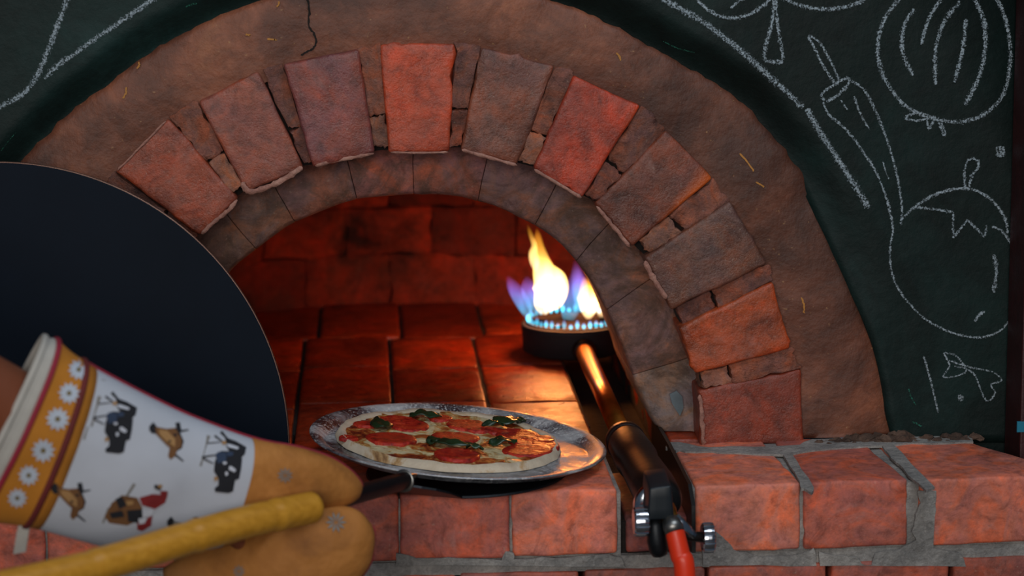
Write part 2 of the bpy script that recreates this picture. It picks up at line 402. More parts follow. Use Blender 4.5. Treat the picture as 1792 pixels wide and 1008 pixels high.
for i in range(NT):
    for k in range(m_-1):
        a = i*m_+k; F.append((a, a+1, a+m_+1, a+m_))
wall = obj('wall_back', V, F, M['board']); tag(wall, kind='structure')
sd = wall.modifiers.new('thickness', 'SOLIDIFY'); sd.thickness = .03
for p_ in wall.data.polygons[:1]:
    sd.offset = -1 if p_.normal.y < 0 else 1
floor = simple_box('floor', -2.2, 2.2, -3.2, 1.4, -SHELF-.05, -SHELF, rough_material('floor_concrete', [(.3, '#3a3634'), (.7, '#57524e')], .8, 3)); tag(floor, kind='structure')

wr = simple_box('wall_right', .64, 1.3, BW+.003, .06, -SHELF, .02, M['board']); tag(wr, kind='structure')
# chalk drawings on the board (parts of the wall)
def stroke_mesh(strokes):
    V = []; F = []; A = []
    for pts, wd in strokes:
        c = catmull([(float(x), float(y)) for x, y in pts], 8) if len(pts) > 2 else [(pts[0][0]+(pts[1][0]-pts[0][0])*k/6, pts[0][1]+(pts[1][1]-pts[0][1])*k/6) for k in range(7)]
        n = len(c); b = len(V)
        for i, (x, y) in enumerate(c):
            x0, y0 = c[max(i-1, 0)]; x1, y1 = c[min(i+1, n-1)]
            tx, ty = x1-x0, y1-y0; l = math.hypot(tx, ty) or 1; nx, ny = -ty/l, tx/l
            hw = wd*.5*(1+.3*noise.noise(Vector((x*.06, y*.06, 3))))*(.55 if i in (0, n-1) else 1)
            for s in (-1, -.3, .3, 1):
                qx, qy = x+nx*hw*s, y+ny*hw*s; Y = board_y(qx, qy)
                q = P(qx, qy, Y); q.y += noise.noise(q*14)*.0016+noise.noise(q*45)*.0006-.0012
                V.append(q); A.append(1.0 if abs(s) < .5 else 0.0)
        for i in range(n-1):
            for k in range(3):
                a = b+i*4+k; F.append((a, a+1, a+5, a+4))
    return V, F, A
def chalk_obj(name, strokes, label, mat='chalk', grow=1.25):
    V, F, A = stroke_mesh([(p, w_*grow) for p, w_ in strokes])
    me = bpy.data.meshes.new(name); me.from_pydata([tuple(x) for x in V], [], F)
    at = me.attributes.new('mid', 'FLOAT', 'POINT'); at.data.foreach_set('value', A)
    o = link(name, me, M[mat], wall); o['label'] = label; return o
def disc(x, y, r): return [([(x-r+k*2*r/4, y-math.sqrt(max(0, r*r-(-r+k*2*r/4)**2))), (x-r+k*2*r/4, y+math.sqrt(max(0, r*r-(-r+k*2*r/4)**2)))], r*.75) for k in (1, 2, 3)]
chalk_obj('chalk_line', [([(1140, -14), (1185, 12), (1225, 35), (1262, 62), (1300, 92), (1340, 128), (1375, 160), (1405, 188)], 13), ([(1412, 190), (1425, 215), (1447, 250), (1470, 285), (1495, 322), (1520, 364)], 13)], 'thick chalk line curving along the arch')
chalk_obj('chalk_mushroom', [([(1214, -10), (1228, 8), (1250, 24), (1275, 31), (1305, 27), (1335, 10), (1350, -4)], 8), ([(1278, 14), (1290, 4), (1308, -6)], 6), ([(1354, -4), (1352, 35), (1342, 70), (1337, 100), (1348, 108), (1370, 108)], 9), ([(1358, 0), (1360, 40), (1366, 75), (1371, 104)], 8), ([(1368, -6), (1395, 8), (1430, 15), (1465, 14), (1500, 6), (1520, -8)], 9)], 'chalk mushroom with a long stem at the top edge')
chalk_obj('chalk_chili_pepper', [([(1414, 64), (1425, 84), (1440, 115), (1463, 150)], 6), ([(1414, 62), (1432, 72), (1452, 105), (1468, 140)], 6), ([(1442, 176), (1438, 164), (1456, 150), (1482, 136), (1484, 146), (1466, 166), (1446, 178)], 7), ([(1478, 136), (1510, 155), (1530, 190), (1545, 225), (1560, 270), (1570, 310), (1578, 360), (1576, 394)], 6), ([(1440, 178), (1450, 200), (1480, 226), (1505, 258), (1530, 296), (1545, 330), (1556, 365), (1563, 402)], 6), ([(1471, 175), (1476, 183), (1483, 192)], 4), ([(1494, 168), (1505, 198), (1521, 227)], 5), ([(1545, 282), (1549, 298), (1555, 313)], 3)], 'chalk chili pepper')
chalk_obj('chalk_onion', [([(1580, -10), (1552, 25), (1538, 60), (1537, 105), (1555, 150), (1585, 185), (1620, 203), (1665, 213), (1705, 208), (1735, 190), (1757, 160), (1767, 110), (1765, 60), (1755, 20), (1738, -10)], 9), ([(1600, 15), (1582, 45), (1579, 90), (1598, 132)], 9), ([(1648, -4), (1624, 35), (1612, 78)], 8), ([(1680, 2), (1652, 38), (1637, 85), (1636, 110), (1637, 148)], 9), ([(1690, 33), (1685, 80), (1670, 144)], 9), ([(1703, -8), (1722, 40), (1722, 95), (1710, 140), (1688, 184)], 10), ([(1582, 206), (1602, 198), (1628, 203), (1606, 211), (1582, 207)], 6), ([(1622, 204), (1625, 225), (1638, 208), (1652, 236), (1650, 220), (1632, 203)], 6)], 'chalk onion with curved stripes')
chalk_obj('chalk_dot', disc(1750, 265, 10), 'round chalk dot below the onion')
chalk_obj('chalk_tomato', [([(1689, 330), (1688, 300), (1694, 280), (1708, 279), (1712, 292), (1700, 308), (1696, 328)], 6), ([(1578, 384), (1600, 362), (1645, 337), (1695, 330), (1735, 350), (1758, 382), (1763, 408)], 7), ([(1600, 362), (1635, 366), (1668, 371)], 6), ([(1668, 371), (1667, 416)], 6), ([(1667, 416), (1693, 384)], 6), ([(1693, 384), (1722, 415)], 6), ([(1722, 415), (1727, 393)], 6), ([(1735, 396), (1755, 406), (1778, 442)], 6), ([(1563, 402), (1557, 445), (1565, 492), (1590, 530), (1625, 562), (1670, 583), (1715, 590), (1750, 578), (1776, 548)], 5), ([(1739, 445), (1743, 475), (1738, 512)], 9), ([(1705, 562), (1712, 552), (1723, 544)], 7)], 'big chalk tomato with a jagged crown')
chalk_obj('chalk_flower', [([(1651, 617), (1661, 640), (1651, 660), (1690, 650), (1672, 622), (1651, 617)], 4), ([(1660, 630), (1700, 643), (1735, 650), (1752, 665), (1734, 673), (1741, 688), (1725, 700), (1702, 652), (1670, 640)], 4), ([(1616, 622), (1628, 665), (1642, 722)], 5)] + [(a, b) for a, b in disc(1681, 696, 6)], 'small chalk flower and dash low on the board')
chalk_obj('chalk_stem', [([(122, -12), (102, 40), (84, 90), (60, 140), (35, 168), (0, 186), (-40, 200)], 12)], 'chalk stem curving down at the top left corner')
chalk_obj('chalk_leaf_line', [([(284, -12), (225, 28), (172, 64), (130, 95), (100, 115), (78, 138)], 11)], 'chalk line rising to the right at the top left')
M['teal_chalk'] = chalk('teal_paint_scratch', '#1f5a4a', '#2f7a66')
for pts, w_ in (([(1590, 680), (1594, 694), (1602, 708)], 4), ([(1596, 738), (1606, 742), (1612, 746)], 5), ([(1160, 72), (1185, 84), (1215, 92)], 3), ([(325, 12), (335, 8), (345, 6)], 5), ([(28, 232), (14, 248), (2, 264)], 2)):
    chalk_obj('paint_scratch', [(pts, w_)], 'teal paint scratch', 'teal_chalk', 1.0)

# ------------------------------------------------------------------ oven
oven = thing('pizza_oven', P(CX, CPY, .2), 'brick pizza oven with a round arched mouth set in the green board wall', 'oven')
PL = -.010
def plaster_y(t): return PL - .004*math.sin(PI*t)
V = []; F = []; NR = 16; NT = 260
for i in range(NT+1):
    th = PI*i/NT; ri = ring_out(th)-22; ro = outer_edge(th)
    jag = noise.noise(Vector((th*30, 1, 0)))*5+noise.noise(Vector((th*110, 5, 0)))*3
    for k in range(NR+3):
        t = min(k/NR, 1.0); r = ri+(ro+jag-ri)*t
        px, py = pp(th, r); Y = plaster_y(t)
        if k == NR+1: Y += .008
        if k == NR+2: Y += .02
        if k == NR: Y += .003
        q = P(px, py, Y)
        if k <= NR: q.y += noise.noise(q*12)*.0035+noise.noise(q*40)*.0012
        q.z = max(q.z, .001); V.append(q)
m_ = NR+3
for i in range(NT):
    for k in range(m_-1):
        a = i*m_+k; F.append((a, a+1, a+m_+1, a+m_))
o = obj('plaster_surround', V, F, M['plaster'], oven); o['label'] = 'brown clay plaster band around the arch bricks'
# crack in the plaster
def ribbon(name, pts, wd, Y, mat, parent, lift=.0016):
    V = []; F = []; c = catmull([(float(x), float(y)) for x, y in pts], 6); n = len(c)
    for i, (x, y) in enumerate(c):
        x += noise.noise(Vector((i*.7, y*.1, 0)))*2
        x0, y0 = c[max(i-1, 0)]; x1, y1 = c[min(i+1, n-1)]; tx, ty = x1-x0, y1-y0; l = math.hypot(tx, ty) or 1
        hw = wd*.5*(1+.8*noise.noise(Vector((i*.9, 2, 2))))*(.3 if i in (0, n-1) else 1)
        hw *= 1+.5*noise.noise(Vector((x*.15, y*.15, 8)))
        for s in (-1, 1):
            q = P(x-ty/l*hw*s, y+tx/l*hw*s, Y); q.y += noise.noise(q*12)*.0035+noise.noise(q*40)*.0012-lift; V.append(q)
    for i in range(n-1): F.append((2*i, 2*i+1, 2*i+3, 2*i+2))
    return obj(name, V, F, mat, parent)
ribbon('plaster_crack', [(537, -10), (541, 20), (540, 45), (549, 58), (553, 70), (549, 84), (538, 90), (526, 97)], 3.2, PL-.003, M['dark_gap'], oven)

M['straw'] = plain('straw', '#a8702c', .7)
for a, b in (((221, 152), (216, 172)), ((243, 108), (240, 120)), ((468, 68), (484, 70)), ((1078, 92), (1086, 106)), ((1294, 268), (1318, 300)), ((1322, 318), (1336, 328)), ((1402, 520), (1407, 548)), ((488, 2), (484, 12)), ((430, 60), (438, 62))):
    ribbon('straw_fibre', [a, ((a[0]+b[0])/2+2, (a[1]+b[1])/2), b], 3.0, PL-.003, M['straw'], oven)
# arch bricks, traced corner by corner: outer-left, outer-right, inner-right, inner-left
arch = [
 ([(202, 300), (294, 207), (417, 348), (350, 413)], '#8c4630'),
 ([(346, 178), (453, 125), (531, 294), (430, 337)], '#864c3c'),
 ([(496, 112), (626, 87), (656, 268), (548, 292)], '#824842'),
 ([(665, 77), (796, 76), (787, 267), (681, 267)], '#b04a2c'),
 ([(840, 83), (971, 116), (906, 290), (806, 263)], '#7a4a3a'),
 ([(1004, 133), (1121, 186), (1019, 347), (933, 296)], '#a03e28'),
 ([(1165, 229), (1248, 312), (1106, 433), (1040, 357)], '#74402f'),
 ([(1278, 353), (1342, 462), (1175, 542), (1127, 451)], '#654438'),
 ([(1352, 493), (1384, 609), (1219, 655), (1187, 573)], '#a34c28'),
 ([(1401, 646), (1407, 775), (1227, 781), (1222, 684)], '#7c3a2a')]
left_hidden = [([(128, 462), (190, 325), (341, 430), (290, 540)], '#7a4638'), ([(86, 609), (122, 486), (280, 565), (252, 650)], '#94482e'), ([(66, 775), (72, 640), (247, 680), (243, 779)], '#7c3a2a')]
FY = -.021
for i, (q, colr) in enumerate(arch+left_hidden):
    fy = FY + .0025*math.sin(i*2.3)
    Q = [P(x, y, fy) for x, y in q]; R_ = []
    for p in Q: R_.append(Vector((p.x, .10, p.z)))
    me = hexa(Q, R_, 9, .0011, .0030, i)
    fa = []; so = []
    for v_ in me.vertices:
        d = v_.co-CAM; l = CAMROT.transposed() @ d; px, py = 896+l.x/-l.z*FPX, 504-l.y/-l.z*FPX
        n_ = noise.noise(v_.co*60)*.5
        a = b = 0.0
        if i == 6:  # orange glow along the right edge: light put into the brick's colour
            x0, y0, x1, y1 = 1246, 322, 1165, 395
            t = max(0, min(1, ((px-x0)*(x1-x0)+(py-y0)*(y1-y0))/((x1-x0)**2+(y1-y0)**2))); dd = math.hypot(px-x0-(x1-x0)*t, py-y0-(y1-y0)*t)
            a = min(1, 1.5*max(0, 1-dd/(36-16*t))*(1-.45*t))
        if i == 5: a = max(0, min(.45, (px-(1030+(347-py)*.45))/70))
        if i == 8: b = max(0, 1-abs(py-(568+(1330-px)*.12))/(14+6*n_))*max(0, 1-abs(px-1330)/42)*.9 + max(0, 1-math.hypot(px-1262, py-592)/10)*.6
        if i == 2: b = max(0, min(.35, (px-590)/80))*.6
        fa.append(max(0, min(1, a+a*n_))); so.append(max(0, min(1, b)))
    me.attributes.new('fired_and_glow', 'FLOAT', 'POINT').data.foreach_set('value', fa)
    me.attributes.new('scorch', 'FLOAT', 'POINT').data.foreach_set('value', so)
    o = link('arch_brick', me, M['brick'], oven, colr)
    if i == 3: o['label'] = 'bright orange brick at the top of the arch'
    if i == 9: o['label'] = 'lowest dark red brick at the right foot of the arch'
# mortar pieces in the wedge joints
def lerp2(a, b, t): return (a[0]+(b[0]-a[0])*t, a[1]+(b[1]-a[1])*t)
full = [left_hidden[2], left_hidden[1], left_hidden[0]]+arch
for i in range(len(full)-1):
    A, B = full[i][0], full[i+1][0]
    a_out, a_in, b_out, b_in = A[1], A[2], B[0], B[3]
    cuts = [0, .62+.1*math.sin(i*3.1), .965] if i not in (3, 9) else [0, .55, .93]
    cols = ['#784c3e', '#8e604c', '#845240', '#704438']
    for j in range(2):
        t0, t1 = cuts[j]+(.012 if j else -.01), cuts[j+1]-.008
        gl = .16 if i == 4 else .0
        q = [lerp2(lerp2(a_out, a_in, t0), lerp2(b_out, b_in, t0), s) for s in (gl, 1.0)]+[lerp2(lerp2(a_out, a_in, t1), lerp2(b_out, b_in, t1), s) for s in (1.0, gl)]
        fy = FY+.0042+.0015*math.sin(i*5+j*2)
        Q = [P(x, y, fy) for x, y in q]; R_ = [Vector((p.x, .09, p.z)) for p in Q]
        link('mortar_wedge', hexa(Q, R_, 6, .0019, .0022, 40+i*2+j, 70), M['wedge'], oven, cols[(i*2+j*3) % 4])
# bedding behind the bricks so that no joint shows through
V = []; F = []
for i in range(121):
    th = PI*i/120
    for r, Y in ((ring_in(th)+5, -.004), (ring_out(th)+4, -.004), (ring_out(th)+4, .10), (ring_in(th)+5, .10)):
        x, y = pp(th, r); q = P(x, y, 0); q.y = Y; q.z = max(q.z, .0005); V.append(q)
for i in range(120):
    for k in range(4): a = i*4+k; b = i*4+(k+1) % 4; F.append((a, b, b+4, a+4))
F += [(0, 1, 2, 3), (480, 481, 482, 483)]
obj('mortar_bed', V, F, M['dark_gap'], oven)
# pale mortar left along lower brick edges
for pts, w_ in (([(353, 409), (375, 388), (400, 367), (415, 349)], 6), ([(424, 318), (432, 332), (446, 334), (480, 322), (506, 308), (529, 292)], 8), ([(552, 290), (590, 280), (620, 275), (654, 268)], 5), ([(808, 262), (850, 274), (905, 289)], 5), ([(935, 296), (975, 320), (1017, 345)], 5), ([(1043, 360), (1070, 392), (1102, 432)], 6), ([(1128, 456), (1145, 490), (1166, 522)], 7), ([(1224, 690), (1228, 735), (1230, 778)], 6), ([(206, 298), (245, 258), (290, 212)], 3), ([(684, 266), (730, 267), (784, 266)], 3)):
    o = ribbon('mortar_smear', pts, w_*1.15, FY-.0005, M['pale_mortar'], oven, .0016)
    s_ = o.modifiers.new('t', 'SOLIDIFY'); s_.thickness = .0012; s_.offset = 0

# inner ring of smooth bricks lining the mouth, set back
MY0, MY1 = .040, .27
seams = [0, math.atan2(CPY-637, 1169-CX), .62, .86]+[math.atan2(CPY-y, x-CX) for x, y in ((962, 345), (845, 310), (724, 300), (612, 300), (500, 360), (430, 415))]+[2.45, 2.72, PI]
mc = ['#8a7870', '#85655c', '#84645a', '#80625a', '#86625a', '#925f56', '#9a6054', '#866058', '#7e6056', '#84604e', '#7e5e50', '#7e5e50']
for i in range(len(seams)-1):
    a0, a1 = seams[i]+.0009, seams[i+1]-.0009; n = 8; V = []; F = []
    for k in range(n+1):
        th = a0+(a1-a0)*k/n; ri = mouth_in(th); ro = ring_in(th)+14
        prof = []
        # inner soffit at the back, rounded lip, front face, up to the fillet under the arch bricks
        for rr, Y in ((ri-3, MY1), (ri-3, .16), (ri-2, MY0+.012), (ri, MY0+.004), (ri+5, MY0), (ri+.35*(ro-ri), MY0-.001), (ri+.62*(ro-ri), MY0-.002), (ro-22, MY0-.006), (ro-8, MY0-.014), (ro, MY0-.022), (ro+2, MY1)):
            x, y = pp(th, rr); q = P(x, y, min(Y, .06)); q.y = Y
            q += noise.noise_vector(q*25)*.0014+noise.noise_vector(q*80)*.0006
            q.z = max(q.z, .0005); prof.append(q)
        V += prof
    m_ = 11
    for k in range(n):
        for j in range(m_): a = k*m_+j; b = k*m_+(j+1) % m_; F.append((a, b, b+m_, a+m_))
    F += [tuple(range(m_)), tuple(range(n*m_, n*m_+m_))]
    me_o = obj('mouth_brick', V, F, M['mouth'], oven, color=mc[i])
    bv = me_o.modifiers.new('b', 'BEVEL'); bv.width = .0008; bv.segments = 2; bv.limit_method = 'ANGLE'; bv.angle_limit = 1.1
sm_m = plain('blue_paint_smudge', '#66737a', .8, var=.35)
V = []
for x, y in ((1172, 690), (1184, 684), (1194, 694), (1196, 714), (1190, 728), (1182, 716), (1176, 706)): V.append(P(x, y, MY0-.0065))
o = obj('paint_smudge', V+[p+Vector((0, .002, 0)) for p in V], [tuple(range(7)), tuple(range(7, 14))]+[(i, (i+1) % 7, 7+(i+1) % 7, 7+i) for i in range(7)], sm_m, oven, False); o['label'] = 'faint blue paint smudge'
# oven chamber: floor tiles, low wall of bricks, domed shell
xs = [-.46, -.341, -.209, -.093, .024, .140, .253]
ys = [.003, .23, .437, .64, .90]
tc = ['#8a3418', '#7c2e16', '#93381a', '#84321a', '#9c3e1c', '#782a14']
for i in range(6):
    for j in range(4):
        dy = .012*math.sin(i*2.1+j) if 0 < j else 0
        y0 = ys[j]+.002+(dy if j else 0); y1 = ys[j+1]-.002+.012*math.sin(i*2.1+j+1)*(j < 3)
        x0, x1 = xs[i]+.0022, xs[i+1]-.0022
        if j == 3 and i >= 1: x0 += .018; x1 += .018 if i < 5 else 0
        box_brick('oven_floor_tile', x0, x1, y0, y1, -.045, -.0005-.001*((i*7+j*3) % 3), M['oven_tile'], oven, tc[(i*5+j*3) % 6], cuts=5, amp=.0008, bev=.0035, seed=i*4+j)
for j in range(4):
    box_brick('oven_floor_tile', .333, .448, ys[j]+.003, ys[j+1]-.002, -.045, -.001, M['oven_tile'], oven, tc[(j*2) % 6], cuts=4, amp=.0008, bev=.003, seed=70+j)
simple_box('oven_floor_bed', -.50, .50, .001, 1.02, -.09, -.046, M['dark_gap'], oven)
simple_box('oven_floor_bed', -.46, .253, .10, .95, -.046, -.006, M['dark_gap'], oven)
simple_box('oven_floor_bed', .333, .48, .10, .95, -.046, -.006, M['dark_gap'], oven)
OC = Vector((.03, .455, 0)); OR = .45
k_ = 0
for c in range(3):
    n = 22; z0 = c*.072+.001
    for i in range(n):
        a0 = -PI/2+(i+.5*(c % 2))*2*PI/n+.002; a1 = a0+2*PI/n-.003
        if abs((((a0+a1)/2+PI/2+PI) % (2*PI))-PI) < 1.0: continue
        V = []
        r0 = OR+c*c*.003-c*.004; r1 = r0+.06
        q = []
        for zz in (z0+.0713, z0-(.02 if c == 0 else 0)):
            for a in ((a0, a1) if zz > z0+.01 else (a1, a0)): q.append(OC+Vector((r0*math.cos(a), r0*math.sin(a), zz)))
        r_ = [OC+Vector(((p-OC).x*r1/r0, (p-OC).y*r1/r0, p.z)) for p in q]
        k_ += 1
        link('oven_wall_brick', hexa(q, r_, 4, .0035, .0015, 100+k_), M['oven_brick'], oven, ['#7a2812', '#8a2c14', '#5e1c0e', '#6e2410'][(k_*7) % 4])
prof = [(OR+.05, 0.0), (OR+.05, .2), (OR+.005, .214), (OR-.03, .27), (OR-.11, .345), (OR-.24, .395), (.08, .415), (0, .417), (0, .50), (.2, .49), (.40, .42), (OR+.10, .30), (OR+.11, 0.0)]
V = []; F = []; seg = 44; n = len(prof)
for k in range(seg+1):
    a = -PI/2+.98+(2*PI-1.96)*k/seg
    for r, z in prof: V.append(OC+Vector((r*math.cos(a), r*math.sin(a), z)))
for k in range(seg):
    for i in range(n): a = k*n+i; b = k*n+(i+1) % n; F.append((a, b, b+n, a+n))
F += [tuple(range(n)), tuple(range(seg*n, seg*n+n))]
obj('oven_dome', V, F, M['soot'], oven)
# closing wall between the mouth and the dome, with the mouth cut through it
V = []; F = []
for i in range(49):
    th = PI*i/48
    x, y = pp(th, mouth_in(th)+4); a = P(x, y, .06); a.y = .235; a.z = max(a.z, 0)
    c = Vector((.05, .235, 0)); d = Vector((math.cos(th), 0, math.sin(th))); b = c+Vector((d.x*.55, 0, d.z*.52))
    for Y in (.235, .275):
        V += [Vector((a.x, Y, a.z)), Vector((b.x, Y, b.z))]
for i in range(48):
    a = i*4; F += [(a, a+1, a+5, a+4), (a+2, a+3, a+7, a+6), (a, a+2, a+6, a+4), (a+1, a+3, a+7, a+5)]
F += [(0, 1, 3, 2), (192, 193, 195, 194)]
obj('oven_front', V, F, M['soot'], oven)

# ------------------------------------------------------------------ brick ledge in front of the oven
ledge = thing('brick_ledge', (0, -.1, -SHELF), 'red brick ledge with grey mortar running below the oven mouth', 'ledge')
LF = -.200; ZB = -.0735
lc = {0: '#9a5244', 1: '#a2584a', 2: '#96503f', 3: '#9c5244', 4: '#a85a4a', 5: '#b4604c', 6: '#9a4c40', 7: '#a85648'}
xe = [-.69, -.574, -.458, -.341, -.209, -.093, .024, .140, .253]
for i in range(8):
    box_brick('brick', xe[i]+.0011, xe[i+1]-.0011, LF+.001*math.sin(i*3), .001, ZB+.002, -.0004, M['ledge'], ledge, ['#b8624c', '#c66c54', '#b8604c', '#c66e56', '#c06a56', '#bc6450', '#ba6452', '#d07860'][i], cuts=7, amp=.0009, bev=.0035, seed=200+i)
def ledge_brick(x0f, x1f, x0b, x1b, colr, seed, yb=-.006):
    q = [Vector((x0f, LF, -.0002)), Vector((x1f, LF, -.0002)), Vector((x1f, LF, ZB+.001)), Vector((x0f, LF, ZB+.001))]
    r_ = [Vector((x0b, yb, -.0002)), Vector((x1b, yb, -.0002)), Vector((x1b, yb, ZB+.001)), Vector((x0b, yb, ZB+.001))]
    link('brick', hexa(q, r_, 7, .0010, .003, seed), M['ledge'], ledge, colr)
ledge_brick(.334, .4455, .334, .437, '#d47c62', 220)
ledge_brick(.4485, .560, .452, .545, '#b26250', 221, -.012)
ledge_brick(.572, .740, .560, .655, '#c67058', 222, -.018)
box_brick('brick', .262, .330, LF+.006, -.01, ZB+.002, -.034, M['ledge'], ledge, '#8e4c44', cuts=5, amp=.001, bev=.003, seed=223)
# joints and bed of mortar
V = [Vector(x) for x in ((.330, LF+.004, -.0035), (.735, LF+.004, -.0035), (.652, -.003, -.0035), (.330, -.003, -.0035))]
V += [Vector((p.x, p.y, ZB-.012)) for p in V]
obj('mortar', V, [(0, 1, 2, 3), (7, 6, 5, 4), (0, 4, 5, 1), (1, 5, 6, 2), (2, 6, 7, 3), (3, 7, 4, 0)], M['mortar'], ledge, False)
simple_box('mortar', -.70, .256, LF+.006, .001, ZB-.012, -.006, M['mortar'], ledge)
simple_box('mortar', .253, .332, LF+.012, .95, ZB-.012, -.040, M['dark_gap'], ledge)
simple_box('mortar', -.70, .735, LF+.003, -.092, ZB-.016, ZB-.0005, M['mortar'], ledge)
for i in range(11):
    x0 = -.70+i*.131; x1 = x0+.126
    box_brick('brick', x0, x1, LF-.001, -.093, ZB-.086, ZB-.0145, M['ledge'], ledge, ['#9c5444', '#8a4a3c', '#a85a48'][i % 3], cuts=5, amp=.0012, bev=.003, seed=240+i)
simple_box('base_wall', -.70, .735, LF+.004, -.092, -SHELF, ZB-.085, M['mortar'], ledge)
simple_box('base_wall', -.70, .635, -.092, 1.02, -SHELF, ZB-.085, M['mortar'], ledge)
simple_box('base_wall', -.70, .68, -.0915, -.001, ZB-.084, ZB-.001, M['mortar'], ledge)
simple_box('base_wall', -.70, .60, .001, 1.02, ZB-.085, -.0895, M['mortar'], ledge)
def smear(name, pts, mat, parent, Y=None, lift=.0009, Z=None):
    V = []
    out = []
    for i in range(len(pts)):
        a, b = pts[i], pts[(i+1) % len(pts)]
        for k in range(4):
            t = k/4; x, y = a[0]+(b[0]-a[0])*t, a[1]+(b[1]-a[1])*t
            n_ = noise.noise_vector(Vector((x*.08, y*.08, 1)))*3.5
            out.append((x+n_.x, y+n_.y))
    bm = bmesh.new()
    vv = [bm.verts.new(P(x, y, Y) if Z is None else G(x, y, Z)) for x, y in out]
    for t3 in tessellate_polygon([[Vector((x, y, 0)) for x, y in out]]): bm.faces.new([vv[i] for i in t3])
    bmesh.ops.recalc_face_normals(bm, faces=bm.faces)
    d = Vector((0, -lift, 0)) if Z is None else Vector((0, 0, lift))
    r = bmesh.ops.extrude_face_region(bm, geom=bm.faces[:])
    for x in [e for e in r['geom'] if isinstance(e, bmesh.types.BMVert)]: x.co -= d*3
    bmesh.ops.recalc_face_normals(bm, faces=bm.faces)
    me = bpy.data.meshes.new(name); bm.to_mesh(me); bm.free(); return link(name, me, mat, parent)
sY = LF-.0022
smear('mortar_smear', [(1606, 859), (1638, 860), (1637, 905), (1634, 960), (1680, 968), (1690, 990), (1436, 990), (1432, 966), (1470, 974), (1500, 975), (1512, 988), (1526, 988), (1532, 968), (1575, 962), (1603, 945), (1597, 930), (1602, 900), (1612, 880)], M['mortar'], ledge, sY)
smear('mortar_smear', [(1231, 990), (1228, 940), (1250, 925), (1268, 945), (1285, 962), (1330, 975), (1392, 974), (1424, 960), (1430, 990)], M['mortar'], ledge, sY)
smear('mortar_smear', [(693, 990), (694, 968), (740, 978), (800, 976), (880, 981), (884, 965), (898, 966), (900, 980), (1000, 975), (1060, 970), (1088, 976), (1092, 992)], M['mortar'], ledge, sY)
smear('mortar_smear', [(1370, 795), (1384, 793), (1424, 852), (1420, 860), (1402, 855), (1396, 835)], M['mortar'], ledge, Z=.0012)
smear('mortar_smear', [(1538, 775), (1556, 772), (1636, 852), (1622, 858), (1590, 830), (1560, 800)], M['mortar'], ledge, Z=.0012)
smear('mortar_smear', [(1170, 772), (1240, 782), (1400, 778), (1420, 768), (1540, 764), (1700, 763), (1704, 772), (1560, 778), (1420, 788), (1380, 796), (1260, 792), (1200, 790), (1165, 784)], M['mortar'], ledge, Z=.0014)
# crumbled mortar along the foot of the wall
rub = []
for k in range(90):
    t = k/90; px = 1415+t*290+random.uniform(-4, 4); py = 764+random.uniform(-9, 4) - 3*t
    s = random.choice((.0015, .002, .003, .0055))*random.uniform(.8, 1.2)*(1.3 if 1480 < px < 1590 else .8); c = G(px, min(py, 768), 0); c.y = -.024-random.uniform(0, .02); c.z = s*.4
    rub.append((c, s))
V = []; F = []
for c, s in rub:
    b = len(V)
    for zz, rr in ((-.6, .8), (.1, 1), (.7, .55)):
        for q in range(6):
            a = q*PI/3; V.append(c+Vector((rr*s*1.6*math.cos(a), rr*s*math.sin(a), zz*s))+noise.noise_vector(c*300+Vector((q, zz, 0)))*s*.6)
    for l in range(2):
        for q in range(6): F.append((b+l*6+q, b+l*6+(q+1) % 6, b+l*6+6+(q+1) % 6, b+l*6+6+q))
    F += [tuple(b+q for q in range(6))[::-1], tuple(b+12+q for q in range(6))]
o = obj('mortar_crumbs', V, F, M['brown_mortar'], ledge, False); o['kind'] = 'stuff'

# ------------------------------------------------------------------ red post at the right
px0 = P(1775, 500, -.05).x
post = simple_box('wooden_post', px0, px0+.07, -.088, -.027, -SHELF, 1.10, M['red_wood'], None, .002)
tag(post, 'dark red painted wooden post at the right edge beside the chalkboard', 'post')
q = P(1786, 747, -.088)
mk = simple_box('painted_light_spot', q.x-.004, q.x+.004, -.0888, -.086, q.z-.006, q.z+.006, M['teal'], None, .0003); mk.parent = post; mk['label'] = 'spot of teal light painted on the post'  # small teal light, put in as a flat coloured chip

# ------------------------------------------------------------------ iron oven door pushed aside
dc = P(0, 790, -.14); dr = (P(505, 790, -.14)-dc).length
D0 = Vector((dc.x, -.14, .0))
lean = math.radians(7)
def dpt(x, z, y=0): return Vector((D0.x+x, D0.y+.0+z*math.sin(lean)+y*math.cos(lean), z*math.cos(lean)-y*math.sin(lean)+.001))
door = thing('oven_door', D0, 'black sheet iron half-round oven door leaning beside the oven mouth', 'cover')
zc = dc.z; NA = 72; V = []; F = []
amin = math.asin(max(-1, min(1, (0.0-zc)/dr)))
outl = []
for k in range(NA+1):
    a = amin+(PI-2*amin)*k/NA; outl.append((dr*math.cos(a), zc+dr*math.sin(a)+(-zc*0)))
for y, s in ((0, .994), (-.0015, 1), (.0015, 1), (.003, .994)):
    pass
ring_prof = [(0, .996), (.0006, 1.0), (.0024, 1.0), (.003, .996)]
for y, s in ring_prof:
    for x, z in outl: V.append(dpt(x*s, zc+(z-zc)*s if z > .002 else z, y))
nn = NA+1
for r in range(3):
    for k in range(nn): k2 = (k+1) % nn; F.append((r*nn+k, r*nn+k2, (r+1)*nn+k2, (r+1)*nn+k))
F += [tuple(range(nn)), tuple(range(3*nn, 4*nn))]
o = obj('door_sheet', V, F, M['door'], door, False)
edge = [dpt(x, z, .0015) for x, z in outl]
tube('door_rim', edge, .0013, M['door_edge'], door, seg=6)
hp = [dpt(-.05, .17, 0), dpt(-.05, .17, -.035), dpt(.05, .17, -.035), dpt(.05, .17, 0)]
tube('handle', catmull([tuple(p) for p in hp], 6), .006, M['iron'], door, seg=10) if False else None

